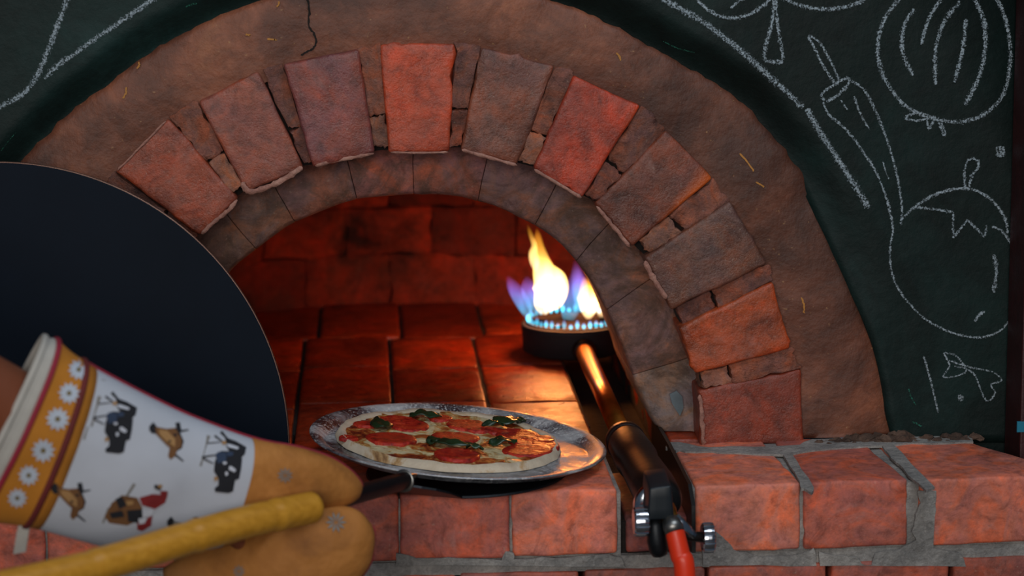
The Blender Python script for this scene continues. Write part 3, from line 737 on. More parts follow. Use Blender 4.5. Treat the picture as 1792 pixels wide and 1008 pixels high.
# ------------------------------------------------------------------ gas burner
bx = .2675; bz = .018
burner = thing('gas_burner', (bx, .5, -.035), 'cast iron ring gas burner with long pipe lying in the floor channel', 'gas burner')
BC = Vector(((1003-650)*3.0/4000, .5, 0)); 
c_ = G(1003, 566, .040); BC = Vector((c_.x, c_.y, 0)); BR = (P(912, 560, c_.y)-P(1003, 560, c_.y)).length
T = Matrix.Translation(BC)
drum_part = lathe('burner_drum', [(0, .002), (BR*.86, .002), (BR*.97, .006), (BR*.985, .030), (BR, .036), (BR, .041), (BR*.93, .042), (BR*.90, .034), (BR*.5, .036), (0, .038)], M['drum'], burner, T, 64)
lathe('burner_ring', [(BR*.90, .034), (BR*.90, .043), (BR*.84, .044), (BR*.84, .034)], M['drum'], burner, T, 64)
for k in range(5):
    a = k*2*PI/5+.4
    box_ = T @ Matrix.Rotation(a, 4, 'Z')
    V = [box_ @ Vector(p) for p in ((BR*.55, -.003, .037), (BR*.8, -.003, .037), (BR*.8, .003, .037), (BR*.55, .003, .037), (BR*.55, -.003, .046), (BR*.8, -.003, .046), (BR*.8, .003, .046), (BR*.55, .003, .046))]
    obj('burner_lug', V, [(0, 1, 2, 3), (7, 6, 5, 4), (0, 4, 5, 1), (1, 5, 6, 2), (2, 6, 7, 3), (3, 7, 4, 0)], M['drum'], drum_part, False)
n0 = P(1021, 612, BC.y-BR+.005); n1 = P(1090, 765, -.025)
ax = (n1-n0).normalized()
tube('pipe_collar', [n0-ax*.012, n0-ax*.002, n0+ax*.012, n0+ax*.016], [.0155, .0155, .0155, .0125], M['brown_plate'], burner, seg=28)
tube('burner_pipe', [n0, n1+ax*.03], .0115, M['brass'], burner, seg=32)
b0 = P(1092, 768, -.03); b1 = P(1160, 880, -.27)
bd = (b1-b0)
tube('mixer_body', [b0-bd*.04, b0, b0+bd*.05, b0+bd*.35, b0+bd*.42, b0+bd*.75, b0+bd*.95, b0+bd*1.0], [.013, .0195, .0215, .0235, .0215, .0235, .0225, .018], M['body_black'], burner, seg=36, noise_amp=.0006, nfs=60)
tube('mixer_band', [b0+bd*.02, b0+bd*.05, b0+bd*.08], [.0222, .0226, .0222], M['brown_plate'], burner, seg=36)
# side plate of the channel
xr = .3255
V = [Vector((xr, y, z)) for y, z in ((.10, -.03), (.10, .004), (-.04, .007), (-.205, .004), (-.232, -.012), (-.235, -.062), (-.19, -.068), (-.05, -.035))]
V += [p+Vector((.004, 0, 0)) for p in V]
obj('side_plate', V, [tuple(range(8)), tuple(range(8, 16))]+[(i, (i+1) % 8, 8+(i+1) % 8, 8+i) for i in range(8)], M['body_black'], burner, False)
# valve assembly at the front
vy = -.29
def pr(px, py, y=vy): return P(px, py, y)
sx = (P(1200, 900, vy)-P(1100, 900, vy)).length/100
c = pr(1154, 874, vy+.0)
q = [c+Vector((a, -.016, b)) for a, b in ((-.012, .016), (.010, .018), (.013, -.017), (-.014, -.017))]
link('valve_block', hexa(q, [p+Vector((0, .05, .006)) for p in q], 2, 0, .002), M['blue_black'], burner)
def knob(px, py, r, wpx, y):
    c = pr(px, py, y); w_ = wpx*sx/2; r = r*sx; NS = 12; prof = []
    V = []; F = []; seg = 72
    pr_ = [(-w_, .55), (-w_, .86), (-w_*.8, .97), (-w_*.3, 1.0), (w_*.3, 1.0), (w_*.8, .97), (w_, .86), (w_, .55), (w_*1.05, .0), ]
    for k in range(seg):
        a = 2*PI*k/seg; lob = 1-.07*(math.cos(a*NS/1.0) > .35)
        for x, rr in pr_:
            R2 = rr*r*(lob if rr > .8 else 1); V.append(c+Vector((x, math.cos(a)*R2, math.sin(a)*R2)))
    m_ = len(pr_)
    for k in range(seg):
        for i in range(m_-1): k2 = (k+1) % seg; F.append((k*m_+i, k2*m_+i, k2*m_+i+1, k*m_+i+1))
    F.append(tuple(k*m_ for k in range(seg)))
    return obj('valve_knob', V, F, M['chrome'], burner, False)
knob(1122, 912, 27, 27, vy-.004); knob(1239, 941, 27, 22, vy+.002)
lathe('chrome_ring', [(.010, -.006), (.0225, -.006), (.0235, -.003), (.0235, .003), (.0225, .006), (.010, .006)], M['chrome'], burner, frame(pr(1148, 884, vy+.030), bd), 40)
tube('valve_arm', [pr(1122, 912), pr(1150, 912), pr(1180, 915), pr(1205, 938), pr(1238, 941)], .0055, M['body_black'], burner, seg=14)
tube('valve_bulb', [pr(1146, 905, vy-.004), pr(1147, 920, vy-.005), pr(1149, 945, vy-.006), pr(1153, 962, vy-.006), pr(1155, 971, vy-.006), pr(1156, 975, vy-.006)], [.006, .0085, .0100, .0098, .0075, .001], M['iron'], burner, seg=24)
tube('valve_nut', [pr(1168, 888, vy+.004), pr(1172, 905, vy-.006), pr(1177, 918, vy-.012)], [.009, .0095, .0095], M['brass'], burner, seg=6)
tube('hose_ferrule', [pr(1174, 910, vy-.010), pr(1178, 922, vy-.016), pr(1181, 932, vy-.019)], [.0092, .0105, .0100], M['steel'], burner, seg=28)
V, F = tube_data([pr(1183, 903, vy-.014), pr(1200, 922, vy-.016), pr(1216, 938, vy-.016)], [.0048, .0052, .004], seg=12, flat=[.002]*3)
obj('valve_lever', V, F, M['chrome'], burner)
tube('bolt', [pr(1158, 838, vy+.05), pr(1160, 832, vy+.048)], .004, M['steel'], burner, seg=6)
hose_pts = [tuple(pr(1180, 926, vy-.017)), tuple(pr(1190, 970, vy-.022)), tuple(pr(1199, 1020, vy-.026)), (.308, vy-.03, -.25), (.29, vy-.03, -.5), (.27, vy-.05, -.8), (.20, vy-.12, -SHELF+.012), (0, vy-.2, -SHELF+.012), (-.3, vy-.22, -SHELF+.012)]
hose = tube('gas_hose', catmull(hose_pts, 8), [.0096+.0010*min(1, k/14) for k in range(8*8+1)], M['hose'], None, seg=24)
tag(hose, 'orange rubber gas hose hanging from the burner valve', 'hose')

# ------------------------------------------------------------------ flames (glowing gas, real volumes)
flames = thing('gas_flame', (BC.x, BC.y, .045), 'yellow and blue gas flames rising from the ring burner', 'flame')
def fl(name, st, mat, Y, n=6, flat=.75):
    c = catmull([(float(a), float(b), float(r)) for a, b, r in st], n)
    pts = [P(a, b, Y) for a, b, r in c]; k = (P(1100, 500, Y)-P(1000, 500, Y)).length/100
    rad = [max(.0004, r*k*1.12) for a, b, r in c]
    V, F = tube_data(pts, rad, seg=18, side=lambda t: Vector((t.z, 0, -t.x)), flat=[x*flat for x in rad], noise_amp=.0012, nfs=35)
    return obj(name, V, F, M[mat], flames)
YF = BC.y-.01
fl('flame_tongue', [(951, 550, 5), (953, 535, 18), (962, 515, 27), (962, 495, 27), (952, 472, 18), (947, 450, 12), (943, 430, 8), (941, 412, 5), (939, 400, 1)], 'flame_yellow', YF)
fl('flame_tongue', [(938, 475, 3), (936, 460, 8), (933, 445, 8), (935, 430, 5), (930, 415, 4), (926, 403, 3), (923, 392, .6)], 'flame_yellow', YF-.006)
fl('flame_tongue', [(982, 520, 2), (980, 505, 9), (979, 490, 8), (976, 477, 2)], 'flame_yellow', YF-.004)
fl('flame_tongue', [(1030, 558, 4), (1030, 540, 15), (1032, 520, 20), (1026, 500, 11), (1021, 486, 2)], 'flame_yellow', YF)
fl('flame_tongue', [(1052, 556, 4), (1052, 538, 12), (1050, 520, 12), (1046, 503, 3)], 'flame_yellow', YF+.01)
fl('blue_flame', [(926, 552, 7), (918, 535, 11), (906, 515, 12), (896, 498, 9), (888, 484, 2)], 'flame_blue', YF)
fl('blue_flame', [(932, 545, 5), (928, 520, 12), (924, 500, 12), (922, 484, 3)], 'flame_blue', YF+.01)
fl('blue_flame', [(995, 560, 9), (998, 540, 16), (1003, 515, 16), (1008, 490, 12), (1008, 462, 3)], 'flame_blue', YF+.012)
fl('blue_flame', [(1018, 545, 8), (1016, 510, 13), (1010, 480, 9), (1006, 455, 2)], 'flame_blue', YF+.02)
proto = None
for k in range(44):
    a = 2*PI*k/44; r = BR*.87
    p = BC+Vector((r*math.cos(a), r*math.sin(a), .0435)); hgt = .011+.003*math.sin(k*2.7)
    V, F = tube_data([p, p+Vector((0, 0, hgt*.4)), p+Vector((0, 0, hgt*.8)), p+Vector((0, 0, hgt))], [.0016, .0034, .0022, .0003], seg=8)
    obj('flame_jet', V, F, M['flame_small'], flames)

# ------------------------------------------------------------------ pizza pan and pizza
PT = Matrix.Translation(Vector((.0905, -.078, .0175))) @ Matrix.Rotation(math.radians(5.2), 4, 'Y') @ Matrix.Rotation(math.radians(.4), 4, 'X')
pan = thing('pizza_pan', PT.translation, 'round silver metal pizza pan dusted with flour, tilted on the ledge', 'pan')
R0 = .1615
lathe('pan_dish', [(0, 0), (R0*.87, 0), (R0*.90, .001), (R0*.945, .0065), (R0*.975, .0085), (R0, .0088), (R0*1.004, .0098), (R0*.998, .0108), (R0*.97, .0102), (R0*.935, .0085), (R0*.89, .0027), (R0*.87, .0018), (0, .0018)], M['pan'], pan, PT, 120)
pizza = thing('pizza', PT @ Vector((-.009, .002, .002)), 'thin pizza with tomato slices, melted cheese and basil on the pan', 'pizza')
ZT = PT @ Matrix.Translation(Vector((-.0100, .010, .0020)))
PR = .1235
def pz_r(a): return PR*(1+.025*noise.noise(Vector((math.cos(a)*2, math.sin(a)*2, 4)))+.012*noise.noise(Vector((math.cos(a)*7, math.sin(a)*7, 9))))
def pz_h(u, a):   # height of the dough top at radius fraction u
    rim = math.exp(-((u-.955)/.04)**2)*.0050*(1+.35*noise.noise(Vector((a*3, 7, 1))))
    return .0042+rim
def grid_disc(name, r0, r1, hf, mat, seg=140, rings=26, closed=False):
    V = [ZT @ Vector((0, 0, hf(0, 0)))] ; F = []
    for j in range(1, rings+1):
        u = r0+(r1-r0)*j/rings
        for k in range(seg):
            a = 2*PI*k/seg; r = pz_r(a)*u; V.append(ZT @ Vector((r*math.cos(a), r*math.sin(a), hf(u, a))))
    for k in range(seg): F.append((0, 1+k, 1+(k+1) % seg))
    for j in range(rings-1):
        for k in range(seg):
            a = 1+j*seg+k; b = 1+j*seg+(k+1) % seg; F.append((a, b, b+seg, a+seg))
    return V, F
def hd(u, a):
    if u > .985: return .0005
    p = Vector((u*math.cos(a), u*math.sin(a), 0))
    return pz_h(u, a)*(1 if u < .965 else max(.15, 1-(u-.965)/.03*.75))+.0012*noise.noise(p*9)
V, F = grid_disc('crust', 0, 1.0, hd, None)
obj('crust', V, F, M['dough'], pizza)
def hc(u, a):
    p = Vector((u*math.cos(a), u*math.sin(a), 0)); e = .915+.03*noise.noise(p*6)+.02*noise.noise(p*17)
    h = hd(u, a)+.0014+.0016*noise.noise(p*13)+.0008*noise.noise(p*31)
    return h if u < e else h-.004-.02*(u-e)
V, F = grid_disc('cheese_topping', 0, .955, hc, None, rings=34)
obj('cheese_topping', V, F, M['cheese'], pizza)
Zi = ZT.inverted()
def on_pizza(px, py):
    # where the ray through the photo's point meets the pizza's top plane
    d = Zi.to_3x3() @ raydir(px, py); o_ = Zi @ CAM; t = (.0062-o_.z)/d.z; p = o_+d*t; return p.x, p.y
def slice_(px, py, r, rot, el=1.0, seed=0, name='tomato_slice', tilt=0):
    x0, y0 = on_pizza(px, py); V = []; F = []; seg = 26
    prof = [(0, .0028), (.45, .0026), (.75, .0030), (.92, .0031), (1.0, .0020), (1.0, -.001)]
    for k in range(seg):
        a = 2*PI*k/seg; rr = r*(1+.06*noise.noise(Vector((math.cos(a)*2+seed, math.sin(a)*2, seed))))
        for u, z in prof:
            lx, ly = rr*u*math.cos(a), rr*u*math.sin(a)*el; x = x0+lx*math.cos(rot)-ly*math.sin(rot); y = y0+lx*math.sin(rot)+ly*math.cos(rot)
            zz = z+.0008*noise.noise(Vector((x*180, y*180, seed)))+tilt*lx
            V.append(ZT @ Vector((x, y, .0055+zz)))
    m_ = len(prof)
    for k in range(seg):
        k2 = (k+1) % seg
        for i in range(m_-1): F.append((k*m_+i, k2*m_+i, k2*m_+i+1, k*m_+i+1))
    return obj(name, V, F, M['tomato'], pizza)
tl = [(697, 737, .020), (716, 746, .021), (684, 769, .026), (816, 745, .022), (833, 750, .021), (798, 767, .025), (800, 797, .027), (868, 756, .012), (905, 762, .023), (925, 775, .022), (923, 790, .026), (955, 780, .018), (640, 744, .013), (770, 733, .014), (950, 770, .014), (610, 768, .010)]
for i, (x, y, r) in enumerate(tl): slice_(x, y, r*1.1, i*1.3, .86+.1*math.sin(i), i, tilt=.05*math.sin(i*2))
def leaf(px, py, L, W, rot, seed, lift=.004):
    x0, y0 = on_pizza(px, py); V = []; F = []; n, m_ = 12, 6
    for i in range(n+1):
        t = i/n; wv = W*math.sin(PI*min(1, t**.8))**.8
        for j in range(m_+1):
            s = j/m_*2-1; lx = (t-.5)*L; ly = s*wv*.5
            z = lift+.003*math.sin(t*PI)+.0025*noise.noise(Vector((lx*120, ly*120, seed)))-abs(s)*.0015+.0015*math.sin(t*9+s*3+seed)
            x = x0+lx*math.cos(rot)-ly*math.sin(rot); y = y0+lx*math.sin(rot)+ly*math.cos(rot); V.append(ZT @ Vector((x, y, .0065+z)))
    for i in range(n):
        for j in range(m_): a = i*(m_+1)+j; F.append((a, a+1, a+m_+2, a+m_+1))
    o = obj('basil_leaf', V, F, M['basil'], pizza); s_ = o.modifiers.new('t', 'SOLIDIFY'); s_.thickness = .0012; return o
leaf(667, 748, .026, .040, .2, 1); leaf(745, 733, .036, .022, .1, 2); leaf(795, 784, .052, .020, -.25, 3); leaf(886, 746, .034, .034, .2, 4, .006); leaf(862, 749, .026, .012, .3, 5)
leaf(880, 778, .034, .022, .35, 6); leaf(760, 777, .020, .020, .5, 7); leaf(830, 788, .020, .014, -.4, 8); leaf(912, 742, .014, .014, .9, 9)

# ------------------------------------------------------------------ peel under the pan
hA, hB = P(705, 842, -.275), P(598, 873, -.37)       # socket
hp0 = P(556, 886, -.428); hp1 = P(100, 1003, -.62)     # bamboo pole
peel = thing('pizza_peel', (.085, -.13, .001), 'dark iron pizza peel on a bamboo pole, under the pan', 'pizza peel')
bc = Vector((.098, -.128, .006)); V = []; F = []; seg = 72; br = .108
neck = hA.copy(); nd_ = Vector((neck.x-bc.x, neck.y-bc.y, 0)); nang = math.atan2(nd_.y, nd_.x)
for zz, s in ((0, .985), (.0012, 1.0), (.003, .99)):
    for k in range(seg):
        a = 2*PI*k/seg; da = abs((a-nang+PI) % (2*PI)-PI); r = br
        if da < .30: r = br+(nd_.length-br)*max(0, 1-da/.30)**.35*.9
        x, y = bc.x+r*s*math.cos(a), bc.y+r*s*math.sin(a)
        rr = max(0, (r-br)/(nd_.length-br)); V.append(Vector((x, y, .003+zz+(neck.z-.008)*rr)))
for l in range(2):
    for k in range(seg): k2 = (k+1) % seg; F.append((l*seg+k, l*seg+k2, (l+1)*seg+k2, (l+1)*seg+k))
F += [tuple(range(seg)), tuple(range(2*seg, 3*seg))]
obj('blade', V, F, M['iron'], peel, False)
tube('socket', [hA+(hA-hB)*.14+Vector((0, 0, -.001)), hA, hA+(hB-hA)*.4, hB, P(585, 872, -.385)], [.0095, .0105, .0100, .0095, .0085], M['iron'], peel, seg=24, flat=[.004, .0085, .009, .009, .008])
lathe('socket_lip', [(.0085, -.001), (.0112, -.001), (.0118, .0), (.0112, .001), (.0085, .001)], M['steel'], peel, frame(hA+(hA-hB)*.02, hA-hB), 36)
pts = []; rad = []
d = hp1-hp0; L = 2.6
nodes = [.075, .36, .62, .98, 1.4, 1.9]
N = 150; kk = .0005
for i in range(N+1):
    t = (i/N)**1.2*L; p = hp0+d*t
    if t < .02: r = .006+.009*math.sqrt(t/.02)
    else: r = .0150
    r = r*(1+.0*t)
    for nn_ in (.17, .49, .86, 1.35, 1.85, 2.3): r += .0009*math.exp(-((t-nn_)/.012)**2)-.0006*math.exp(-((t-nn_-.03)/.02)**2)
    pts.append(p+Vector((0, 0, .0025*math.sin(t*5)))); rad.append(r)
o = tube('pole', pts, rad, M['bamboo'], peel, seg=28); o['label'] = 'bamboo pole with ringed nodes'
pole_part = o
for nn_ in (.10, .26):
    c = hp0+d*nn_+Vector((0, -.0125, -.002)); 
    lathe('knot', [(0, .0015), (.0014, .001), (.0022, 0), (.0024, -.002)], M['ink_brown'], pole_part, frame(c, Vector((0, -1, .1))), 12)

# ------------------------------------------------------------------ oven mitt
def sect(a, b, Y):     # upper and lower outline pixels -> centre and half width
    A, B = P(a[0], a[1], Y), P(b[0], b[1], Y); return (A+B)/2, (A-B).length/2, (A-B).normalized()
st = [((92, 590), (-62, 900), -.560, .046), ((100, 594), (-52, 905), -.555, .046), ((108, 598), (-42, 908), -.545, .046), ((152, 634), (42, 916), -.530, .042), ((290, 708), (200, 958), -.500, .040), ((370, 742), (300, 968), -.47, .033),
      ((452, 770), (392, 950), -.44, .030), ((520, 783), (470, 912), -.42, .026), ((575, 800), (545, 893), -.40, .021), ((612, 823), (598, 884), -.385, .014), ((630, 843), (624, 872), -.378, .007), ((634, 855), (631, 864), -.375, .001)]
st = [(a, b, -.50+.125*((a[0]+b[0])/2-27)/600, f) for a, b, y, f in st]
C_ = [sect(a, b, y) for a, b, y, f in st]
def dense(vals, n=6): return catmull(vals, n)
raw = [tuple(c)+(h, f)+tuple(s) for (c, h, s), (a, b, y, f) in zip(C_, st)]
NS = 6; DD = dense(raw, NS)
def mitt_rings(i0, i1, grow=0.0, seg=56):
    V = []; rows = []
    for i in range(i0, i1+1):
        x, y, z, h, f, s0, s1, s2 = DD[i]; c = Vector((x, y, z)); s = Vector((s0, s1, s2)).normalized()
        p0, p1 = Vector(DD[max(i-1, 0)][:3]), Vector(DD[min(i+1, len(DD)-1)][:3]); t = (p1-p0).normalized()
        n_ = s.cross(t).normalized()
        if n_.y > 0: n_ = -n_
        kk_ = .65*max(0, 1-i/30); n_ = (n_*(1-kk_)+Vector((0, -1, 0))*kk_).normalized(); c = c+Vector((-.006*max(0, 1-i/24), 0, 0))
        for k in range(seg):
            a = 2*PI*k/seg; ca, sa = math.cos(a), math.sin(a)
            sa2 = math.copysign(abs(sa)**.85, sa)
            q = c+s*(max(h, 0)+grow)*ca+n_*(max(f, 0)+grow)*sa2
            w_ = .0022*noise.noise(q*22)+.0010*noise.noise(q*55); q += n_*sa*w_; V.append(q)
    return V
def mitt_part(name, i0, i1, mat, grow=0.0, cap_end=False, label=None, seg=56, thick=None):
    V = mitt_rings(i0, i1, grow, seg); F = []; n = i1-i0+1
    for i in range(n-1):
        for k in range(seg): k2 = (k+1) % seg; F.append((i*seg+k, i*seg+k2, (i+1)*seg+k2, (i+1)*seg+k))
    if cap_end: F.append(tuple(range((n-1)*seg, n*seg)))
    o = obj(name, V, F, M[mat], mitt)
    if thick: s_ = o.modifiers.new('t', 'SOLIDIFY'); s_.thickness = thick; s_.offset = -1
    if label: o['label'] = label
    return o, V, F
mitt = thing('oven_mitt', C_[4][0], 'white oven mitt printed with cows, ochre flower band and tan fingers, gripping the bamboo pole', 'oven mitt')
end = len(DD)-1
iband0, iband1 = 2*NS, 3*NS; itan = int(6*NS)
mo, MV, MF = mitt_part('cuff', iband1, itan, 'cuff', 0, label='white cotton cuff with printed cows', thick=.002)
ribbon_part, V1, F1 = mitt_part('flower_band', iband0, iband1+1, 'band', .0004, label='ochre ribbon band with white flowers', thick=.002)
mitt_part('cuff_lining', 0, iband0+1, 'lining', -.0003, label='pale grey rolled hem and lining', thick=.003)
fingers_part, V2, F2 = mitt_part('finger_pocket', itan-1, end, 'suede', .0008, cap_end=True, label='tan padded finger part')
mitt_part('inner_lining', 0, 6*NS, 'lining', -.0035, label='pale grey inside of the mitt')
# rolled hem, red trims round the band
def hoop(name, i, r, mat, grow=.0012):
    V = mitt_rings(i, i, grow); pts = V+[V[0]]
    Vt = []; F = []; n = len(V); s_ = 8
    for k in range(n):
        p = V[k]; t = (V[(k+1) % n]-V[k-1]).normalized(); cdir = (p-Vector(DD[i][:3])).normalized(); u = t.cross(cdir).normalized()
        for j in range(s_): a = 2*PI*j/s_; Vt.append(p+cdir*r*.6*math.cos(a)+u*r*math.sin(a))
    for k in range(n):
        for j in range(s_): F.append((k*s_+j, k*s_+(j+1) % s_, ((k+1) % n)*s_+(j+1) % s_, ((k+1) % n)*s_+j))
    return obj(name, Vt, F, M[mat], mitt)
hoop('hem', 0, .0030, 'lining', 0); hoop('trim', iband0, .0026, 'piping'); hoop('trim', iband1, .0030, 'dkpiping')
top = [mitt_rings(i, i, .0008)[0] for i in range(iband1, end-1)]
tube('piping', top, .0013, M['piping'], mitt, seg=8)
# thumb part below the pole
stt = [(330, 1070, 92, -.375, .024), (420, 1030, 98, -.385, .026), (490, 1000, 98, -.395, .030), (552, 968, 92, -.395, .030), (600, 945, 74, -.392, .026), (630, 929, 50, -.39, .018), (646, 920, 22, -.386, .008), (651, 917, 3, -.385, .001)]
rt = dense([tuple(P(a, b, Y))+((P(a+r, b, Y)-P(a, b, Y)).length, f) for a, b, r, Y, f in stt], 6)
pts = [Vector(x[:3]) for x in rt]; nn = len(pts)
V3, F3 = tube_data(pts, [max(x[3], .0005) for x in rt], seg=48, side=lambda t: Vector((-t.z, 0, t.x)), flat=[max(x[4], .0005) for x in rt], noise_amp=.0022, nfs=24)
thumb_part = o = obj('thumb_pocket', V3, F3, M['suede'], mitt); o['label'] = 'tan padded thumb part below the pole'
# piping on its round end
cpx = [(600, 880), (622, 890), (640, 910), (649, 932), (650, 955), (645, 980), (632, 1008), (610, 1035)]
bvt = BVHTree.FromPolygons([tuple(x) for x in V3], [list(f) for f in F3])
def hit(bv, px, py):
    d = raydir(px, py).normalized(); h = bv.ray_cast(CAM, d); return h[0], h[1], d
sideline = [V3[i*48] for i in range(nn)]
s2 = [V3[i*48+24] for i in range(nn)]
def dd_(p): l = CAMROT.transposed() @ (p-CAM); return 896+l.x/-l.z*FPX
edge_ = [pts[i]+(V3[i*48+24]-pts[i])*1.0 for i in range(14, nn)]
if (pts[20].z < V3[20*48+24].z): edge_ = [V3[i*48] for i in range(14, nn)]
tube('piping', edge_, .0013, M['piping'], thumb_part, seg=8)
# hanging loop
hl = [P(48, 902, -.50), P(40, 930, -.50), P(34, 968, -.50)]
V = []
for c in hl:
    for s in (-.0055, .0055): V.append(c+Vector((s, 0, s*.15)))
V += [p+Vector((0, .004, 0)) for p in V]
obj('hanging_loop', V, [(0, 1, 3, 2), (2, 3, 5, 4), (6, 7, 9, 8), (8, 9, 11, 10), (0, 6, 8, 2), (2, 8, 10, 4), (1, 7, 9, 3), (3, 9, 11, 5), (4, 5, 11, 10), (0, 1, 7, 6)], M['lining'], mitt, False)
# prints
bv_cuff = BVHTree.FromPolygons([tuple(x) for x in MV+V1], [list(f) for f in MF]+[[i+len(MV) for i in f] for f in F1])
def print_poly(bm, pts, lift):
    """a flat printed patch that follows the cloth: pts in photo pixels, meshed as a fan of small triangles"""
    cx, cy = sum(p[0] for p in pts)/len(pts), sum(p[1] for p in pts)/len(pts)
    h, n, d = hit(bv_cuff, cx, cy)
    if h is None: return
    vs = []
    for x, y in pts:
        h, n, d = hit(bv_cuff, x, y)
        if h is None: return
        vs.append(bm.verts.new(h-d*lift))
    h, n, d = hit(bv_cuff, cx, cy); c = bm.verts.new(h-d*lift)
    for i in range(len(vs)): bm.faces.new((vs[i], vs[(i+1) % len(vs)], c))
def prints(name, items, label=None):
    first = None
    order = []
    for mat, polys in items:
        bm = bmesh.new()
        for pts, lift in polys: print_poly(bm, pts, lift)
        me = bpy.data.meshes.new(name); bm.to_mesh(me); bm.free(); order.append((mat, me))
    big = bpy.data.meshes.new(name)
    bm = bmesh.new()
    for k, (mat, me) in enumerate(order):
        a = len(bm.faces); bm.from_mesh(me); bm.faces.ensure_lookup_table()
        for f in bm.faces[a:]: f.material_index = k
    bm.to_mesh(big); bm.free()
    for mat, me in order: big.materials.append(M[mat])
    o = link(name, big, None, ribbon_part if name == 'printed_flower' else mo)
    if label: o['label'] = label
    return o
def crop1(L): return [(x/2.25, 560+y/2.25) for x, y in L]
def blob(x, y, rx, ry, rot=0, n=9, j=.18, seed=0):
    return [(x+(rx*math.cos(2*PI*k/n)*math.cos(rot)-ry*math.sin(2*PI*k/n)*math.sin(rot))*(1+j*math.sin(k*2.6+seed)), y+(rx*math.cos(2*PI*k/n)*math.sin(rot)+ry*math.sin(2*PI*k/n)*math.cos(rot))*(1+j*math.sin(k*2.6+seed))) for k in range(n)]
def bar(x0, y0, x1, y1, w_):
    dx, dy = x1-x0, y1-y0; l = math.hypot(dx, dy) or 1; nx, ny = -dy/l*w_/2, dx/l*w_/2
    return [(x0+nx, y0+ny), (x1+nx*.6, y1+ny*.6), (x1-nx*.6, y1-ny*.6), (x0-nx, y0-ny)]
for fx, fy, fr in ((310, 195, 44), (272, 288, 46), (227, 390, 50), (170, 515, 50), (113, 612, 44), (68, 702, 42)):
    x, y = fx/2.25, 560+fy/2.25; r = fr/2.25; pet = []
    for k in range(11):
        a = 2*PI*k/11+fx*.1; c_, s_ = math.cos(a), math.sin(a)
        pet.append(([(x+c_*r*.2-s_*r*.1, y+s_*r*.2+c_*r*.1), (x+c_*r*.65-s_*r*.17, y+s_*r*.65+c_*r*.17), (x+c_*r, y+s_*r), (x+c_*r*.65+s_*r*.17, y+s_*r*.65-c_*r*.17), (x+c_*r*.2+s_*r*.1, y+s_*r*.2-c_*r*.1)], .0010))
    prints('printed_flower', [('ink_grey', [(blob(x, y, r*.72, r*.72, 0, 11, .05), .0006)]), ('petal', pet), ('flower_core', [(blob(x, y, r*.22, r*.22, 0, 7, .1), .0014)])])
def cow(ox, oy):   # standing cow printed sideways, with its fence and grass; crop coordinates about (470, 400)
    T_ = lambda L: crop1([(x+ox, y+oy) for x, y in L])
    return [('ink_grey', [(T_(bar(408, 235, 330, 470, 16)), .0006), (T_(bar(392, 300, 360, 420, 14)), .0007)]),
            ('ink', [(T_([(455, 305), (500, 322), (540, 345), (535, 372), (520, 388), (480, 372), (462, 345)]), .0008), (T_([(440, 360), (480, 362), (524, 390), (520, 430), (512, 470), (470, 485), (430, 470), (412, 440), (416, 400)]), .0008),
                     (T_([(430, 460), (500, 455), (488, 520), (470, 527), (418, 522), (414, 508), (430, 495)]), .0008), (T_(bar(440, 285, 470, 318, 12)), .0008), (T_(bar(415, 300, 455, 330, 8)), .0008), (T_(bar(365, 385, 425, 375, 7)), .0009), (T_(bar(370, 390, 410, 410, 7)), .0009), (T_(bar(388, 330, 440, 325, 5)), .0009)]),
            ('ink_navy', [(T_(blob(440, 385, 22, 24)), .0011), (T_(blob(475, 372, 14, 10)), .0011)]),
            ('ink_white', [(T_(blob(485, 343, 26, 7, .3)), .0013), (T_(blob(484, 432, 16, 9, .6)), .0013), (T_(blob(455, 408, 8, 6)), .0013), (T_(blob(462, 450, 6, 9)), .0013)]),
            ('ink_tan', [(T_(blob(452, 328, 9, 8)), .0013), (T_(blob(420, 470, 8, 9)), .0013)])]
prints('printed_cow', cow(0, 0), 'black and white cow print near the band')
prints('printed_cow', cow(430, 155), 'black and white cow print near the fingers')
def head(ox, oy, c1='ink_brown', c2='ink_tan'):
    T_ = lambda L: crop1([(x+ox, y+oy) for x, y in L])
    return [('ink', [(T_([(588, 418), (604, 402), (622, 425), (618, 448), (598, 446), (588, 434)]), .0008), (T_([(655, 440), (700, 420), (712, 450), (724, 478), (716, 505), (690, 520), (668, 500), (650, 480)]), .0007), (T_(bar(700, 440, 742, 432, 9)), .0008), (T_(bar(690, 530, 722, 556, 9)), .0008), (T_([(690, 405), (708, 402), (716, 440), (700, 450)]), .0008)]),
            (c1, [(T_([(612, 420), (655, 428), (690, 425), (716, 470), (715, 500), (685, 518), (655, 492), (615, 450)]), .0010), (T_([(668, 505), (700, 505), (690, 535), (672, 550), (662, 535)]), .0010)]),
            (c2, [(T_([(625, 430), (660, 437), (690, 470), (690, 500), (655, 478), (628, 450)]), .0013)]),
            ('ink', [(T_(blob(690, 452, 8, 5)), .0016), (T_(blob(668, 478, 6, 5)), .0016)])]
prints('printed_cow_head', head(0, 0), 'brown cow head print in the upper row')
prints('printed_cow_head', head(-386, 238), 'brown cow head print by the lower band end')
prints('printed_cow_head', head(70, 372, 'ink_grey', 'ink_grey'), 'grey cow head print beside the pole')
T_ = crop1
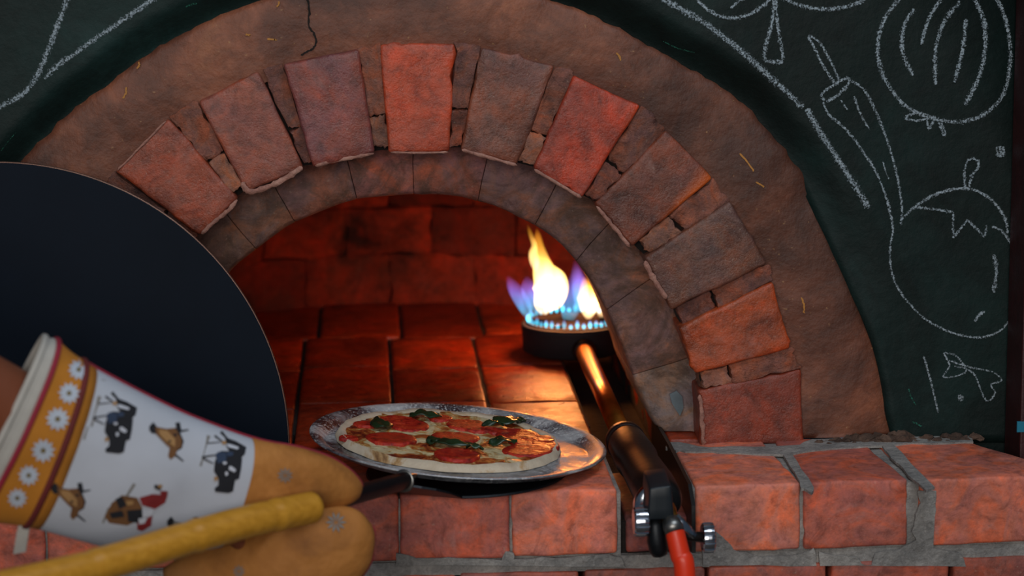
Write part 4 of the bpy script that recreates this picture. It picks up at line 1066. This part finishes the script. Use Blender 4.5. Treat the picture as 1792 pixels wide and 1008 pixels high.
prints('printed_farmer', [('ink_grey', [(T_(bar(530, 645, 455, 760, 12)), .0006), (T_(bar(430, 740, 405, 800, 12)), .0006)]),
    ('ink_brown', [(T_([(440, 720), (480, 690), (540, 700), (560, 740), (545, 790), (500, 810), (430, 800), (412, 775)]), .0008)]),
    ('ink', [(T_([(455, 705), (480, 695), (500, 730), (470, 745)]), .0011), (T_([(430, 760), (480, 750), (490, 775), (440, 782)]), .0011), (T_([(500, 750), (560, 745), (580, 775), (545, 800), (505, 795)]), .0011), (T_(blob(620, 660, 16, 9, .6)), .0011)]),
    ('ink_red', [(T_([(548, 700), (600, 685), (660, 690), (650, 720), (610, 745), (560, 730)]), .0013), (T_([(540, 800), (600, 770), (595, 810), (560, 832), (540, 826)]), .0013), (T_(blob(645, 682, 16, 10)), .0013)]),
    ('ink_white', [(T_([(560, 745), (605, 748), (600, 768), (562, 780)]), .0015), (T_([(545, 782), (580, 778), (570, 800), (548, 805)]), .0016)]),
    ('ink_tan', [(T_(blob(630, 655, 9, 8)), .0017), (T_(blob(510, 720, 16, 10)), .0014)])], 'print of a figure in red beside a brown cow')
def pocket_print(verts, faces, cx, cy, r_, rot, par):
    bvp = BVHTree.FromPolygons([tuple(x) for x in verts], [list(f) for f in faces]); bm = bmesh.new()
    for k in range(10):
        a = 2*PI*k/10+rot; pts = [(cx+math.cos(a+d)*r_*q, cy+math.sin(a+d)*r_*q) for d, q in ((0, .1), (.22, .6), (0, 1), (-.22, .6))]
        vs = []
        for x, y in pts:
            h, n, d = hit(bvp, x, y)
            if h is None: break
            vs.append(bm.verts.new(h-d*.0011))
        if len(vs) == 4: bm.faces.new(vs)
    me = bpy.data.meshes.new('printed_flower'); bm.to_mesh(me); bm.free(); link('printed_flower', me, M['ink_grey'], par)
pocket_print(V3, F3, 588, 914, 19, 0, thumb_part); pocket_print(V2, F2, 499, 832, 15, .3, fingers_part); pocket_print(V3, F3, 418, 1000, 12, .3, thumb_part)
# the person's arm, its hand inside the mitt
def limb(name, chain, edges, parent=None):
    me = bpy.data.meshes.new(name); me.from_pydata([tuple(c[0]) for c in chain], edges, [])
    o = link(name, me, M['skin'], parent)
    sk_ = o.modifiers.new('skin', 'SKIN'); sk_.use_smooth_shade = True; lay = me.skin_vertices[0].data
    for i, c in enumerate(chain): lay[i].radius = (c[1], c[2] if len(c) > 2 else c[1]); lay[i].use_root = (i == 0)
    s_ = o.modifiers.new('s', 'SUBSURF'); s_.levels = 2; s_.render_levels = 2
    return o
ch = [(P(-1500, 60, -.80), .060), (P(-1150, 260, -.74), .055), (P(-800, 420, -.68), .053), (P(-560, 500, -.635), .054), (P(-300, 590, -.58), .052), (P(-120, 660, -.545), .048), (P(15, 720, -.505), .043), (P(130, 765, -.475), .030), (P(250, 810, -.455), .026), (P(345, 840, -.435), .020)]
edges = [(i, i+1) for i in range(9)]
base = 9
for k, (ex, ey) in enumerate(((510, 812), (525, 832), (515, 852), (490, 868))):
    m0 = P(400+k*2, 800+k*20, -.423); m1 = P(455, 806+k*16, -.411); m2 = P(ex, ey, -.40)
    i0 = len(ch); ch += [(m0, .009), (m1, .0085), (m2, .0065)]; edges += [(base, i0), (i0, i0+1), (i0+1, i0+2)]
i0 = len(ch); ch += [(P(330, 900, -.425), .010), (P(395, 930, -.41), .009), (P(440, 965, -.395), .008)]; edges += [(8, i0), (i0, i0+1), (i0+1, i0+2)]
arm = limb('person', ch, edges)
tag(arm, 'person reaching in from the left, bare tanned forearm inside the oven mitt', 'person')

# ------------------------------------------------------------------ stand everything on the floor at z = 0
bpy.context.view_layer.update()
for o in sc.objects:
    if o.parent is None: o.location.z += SHELF
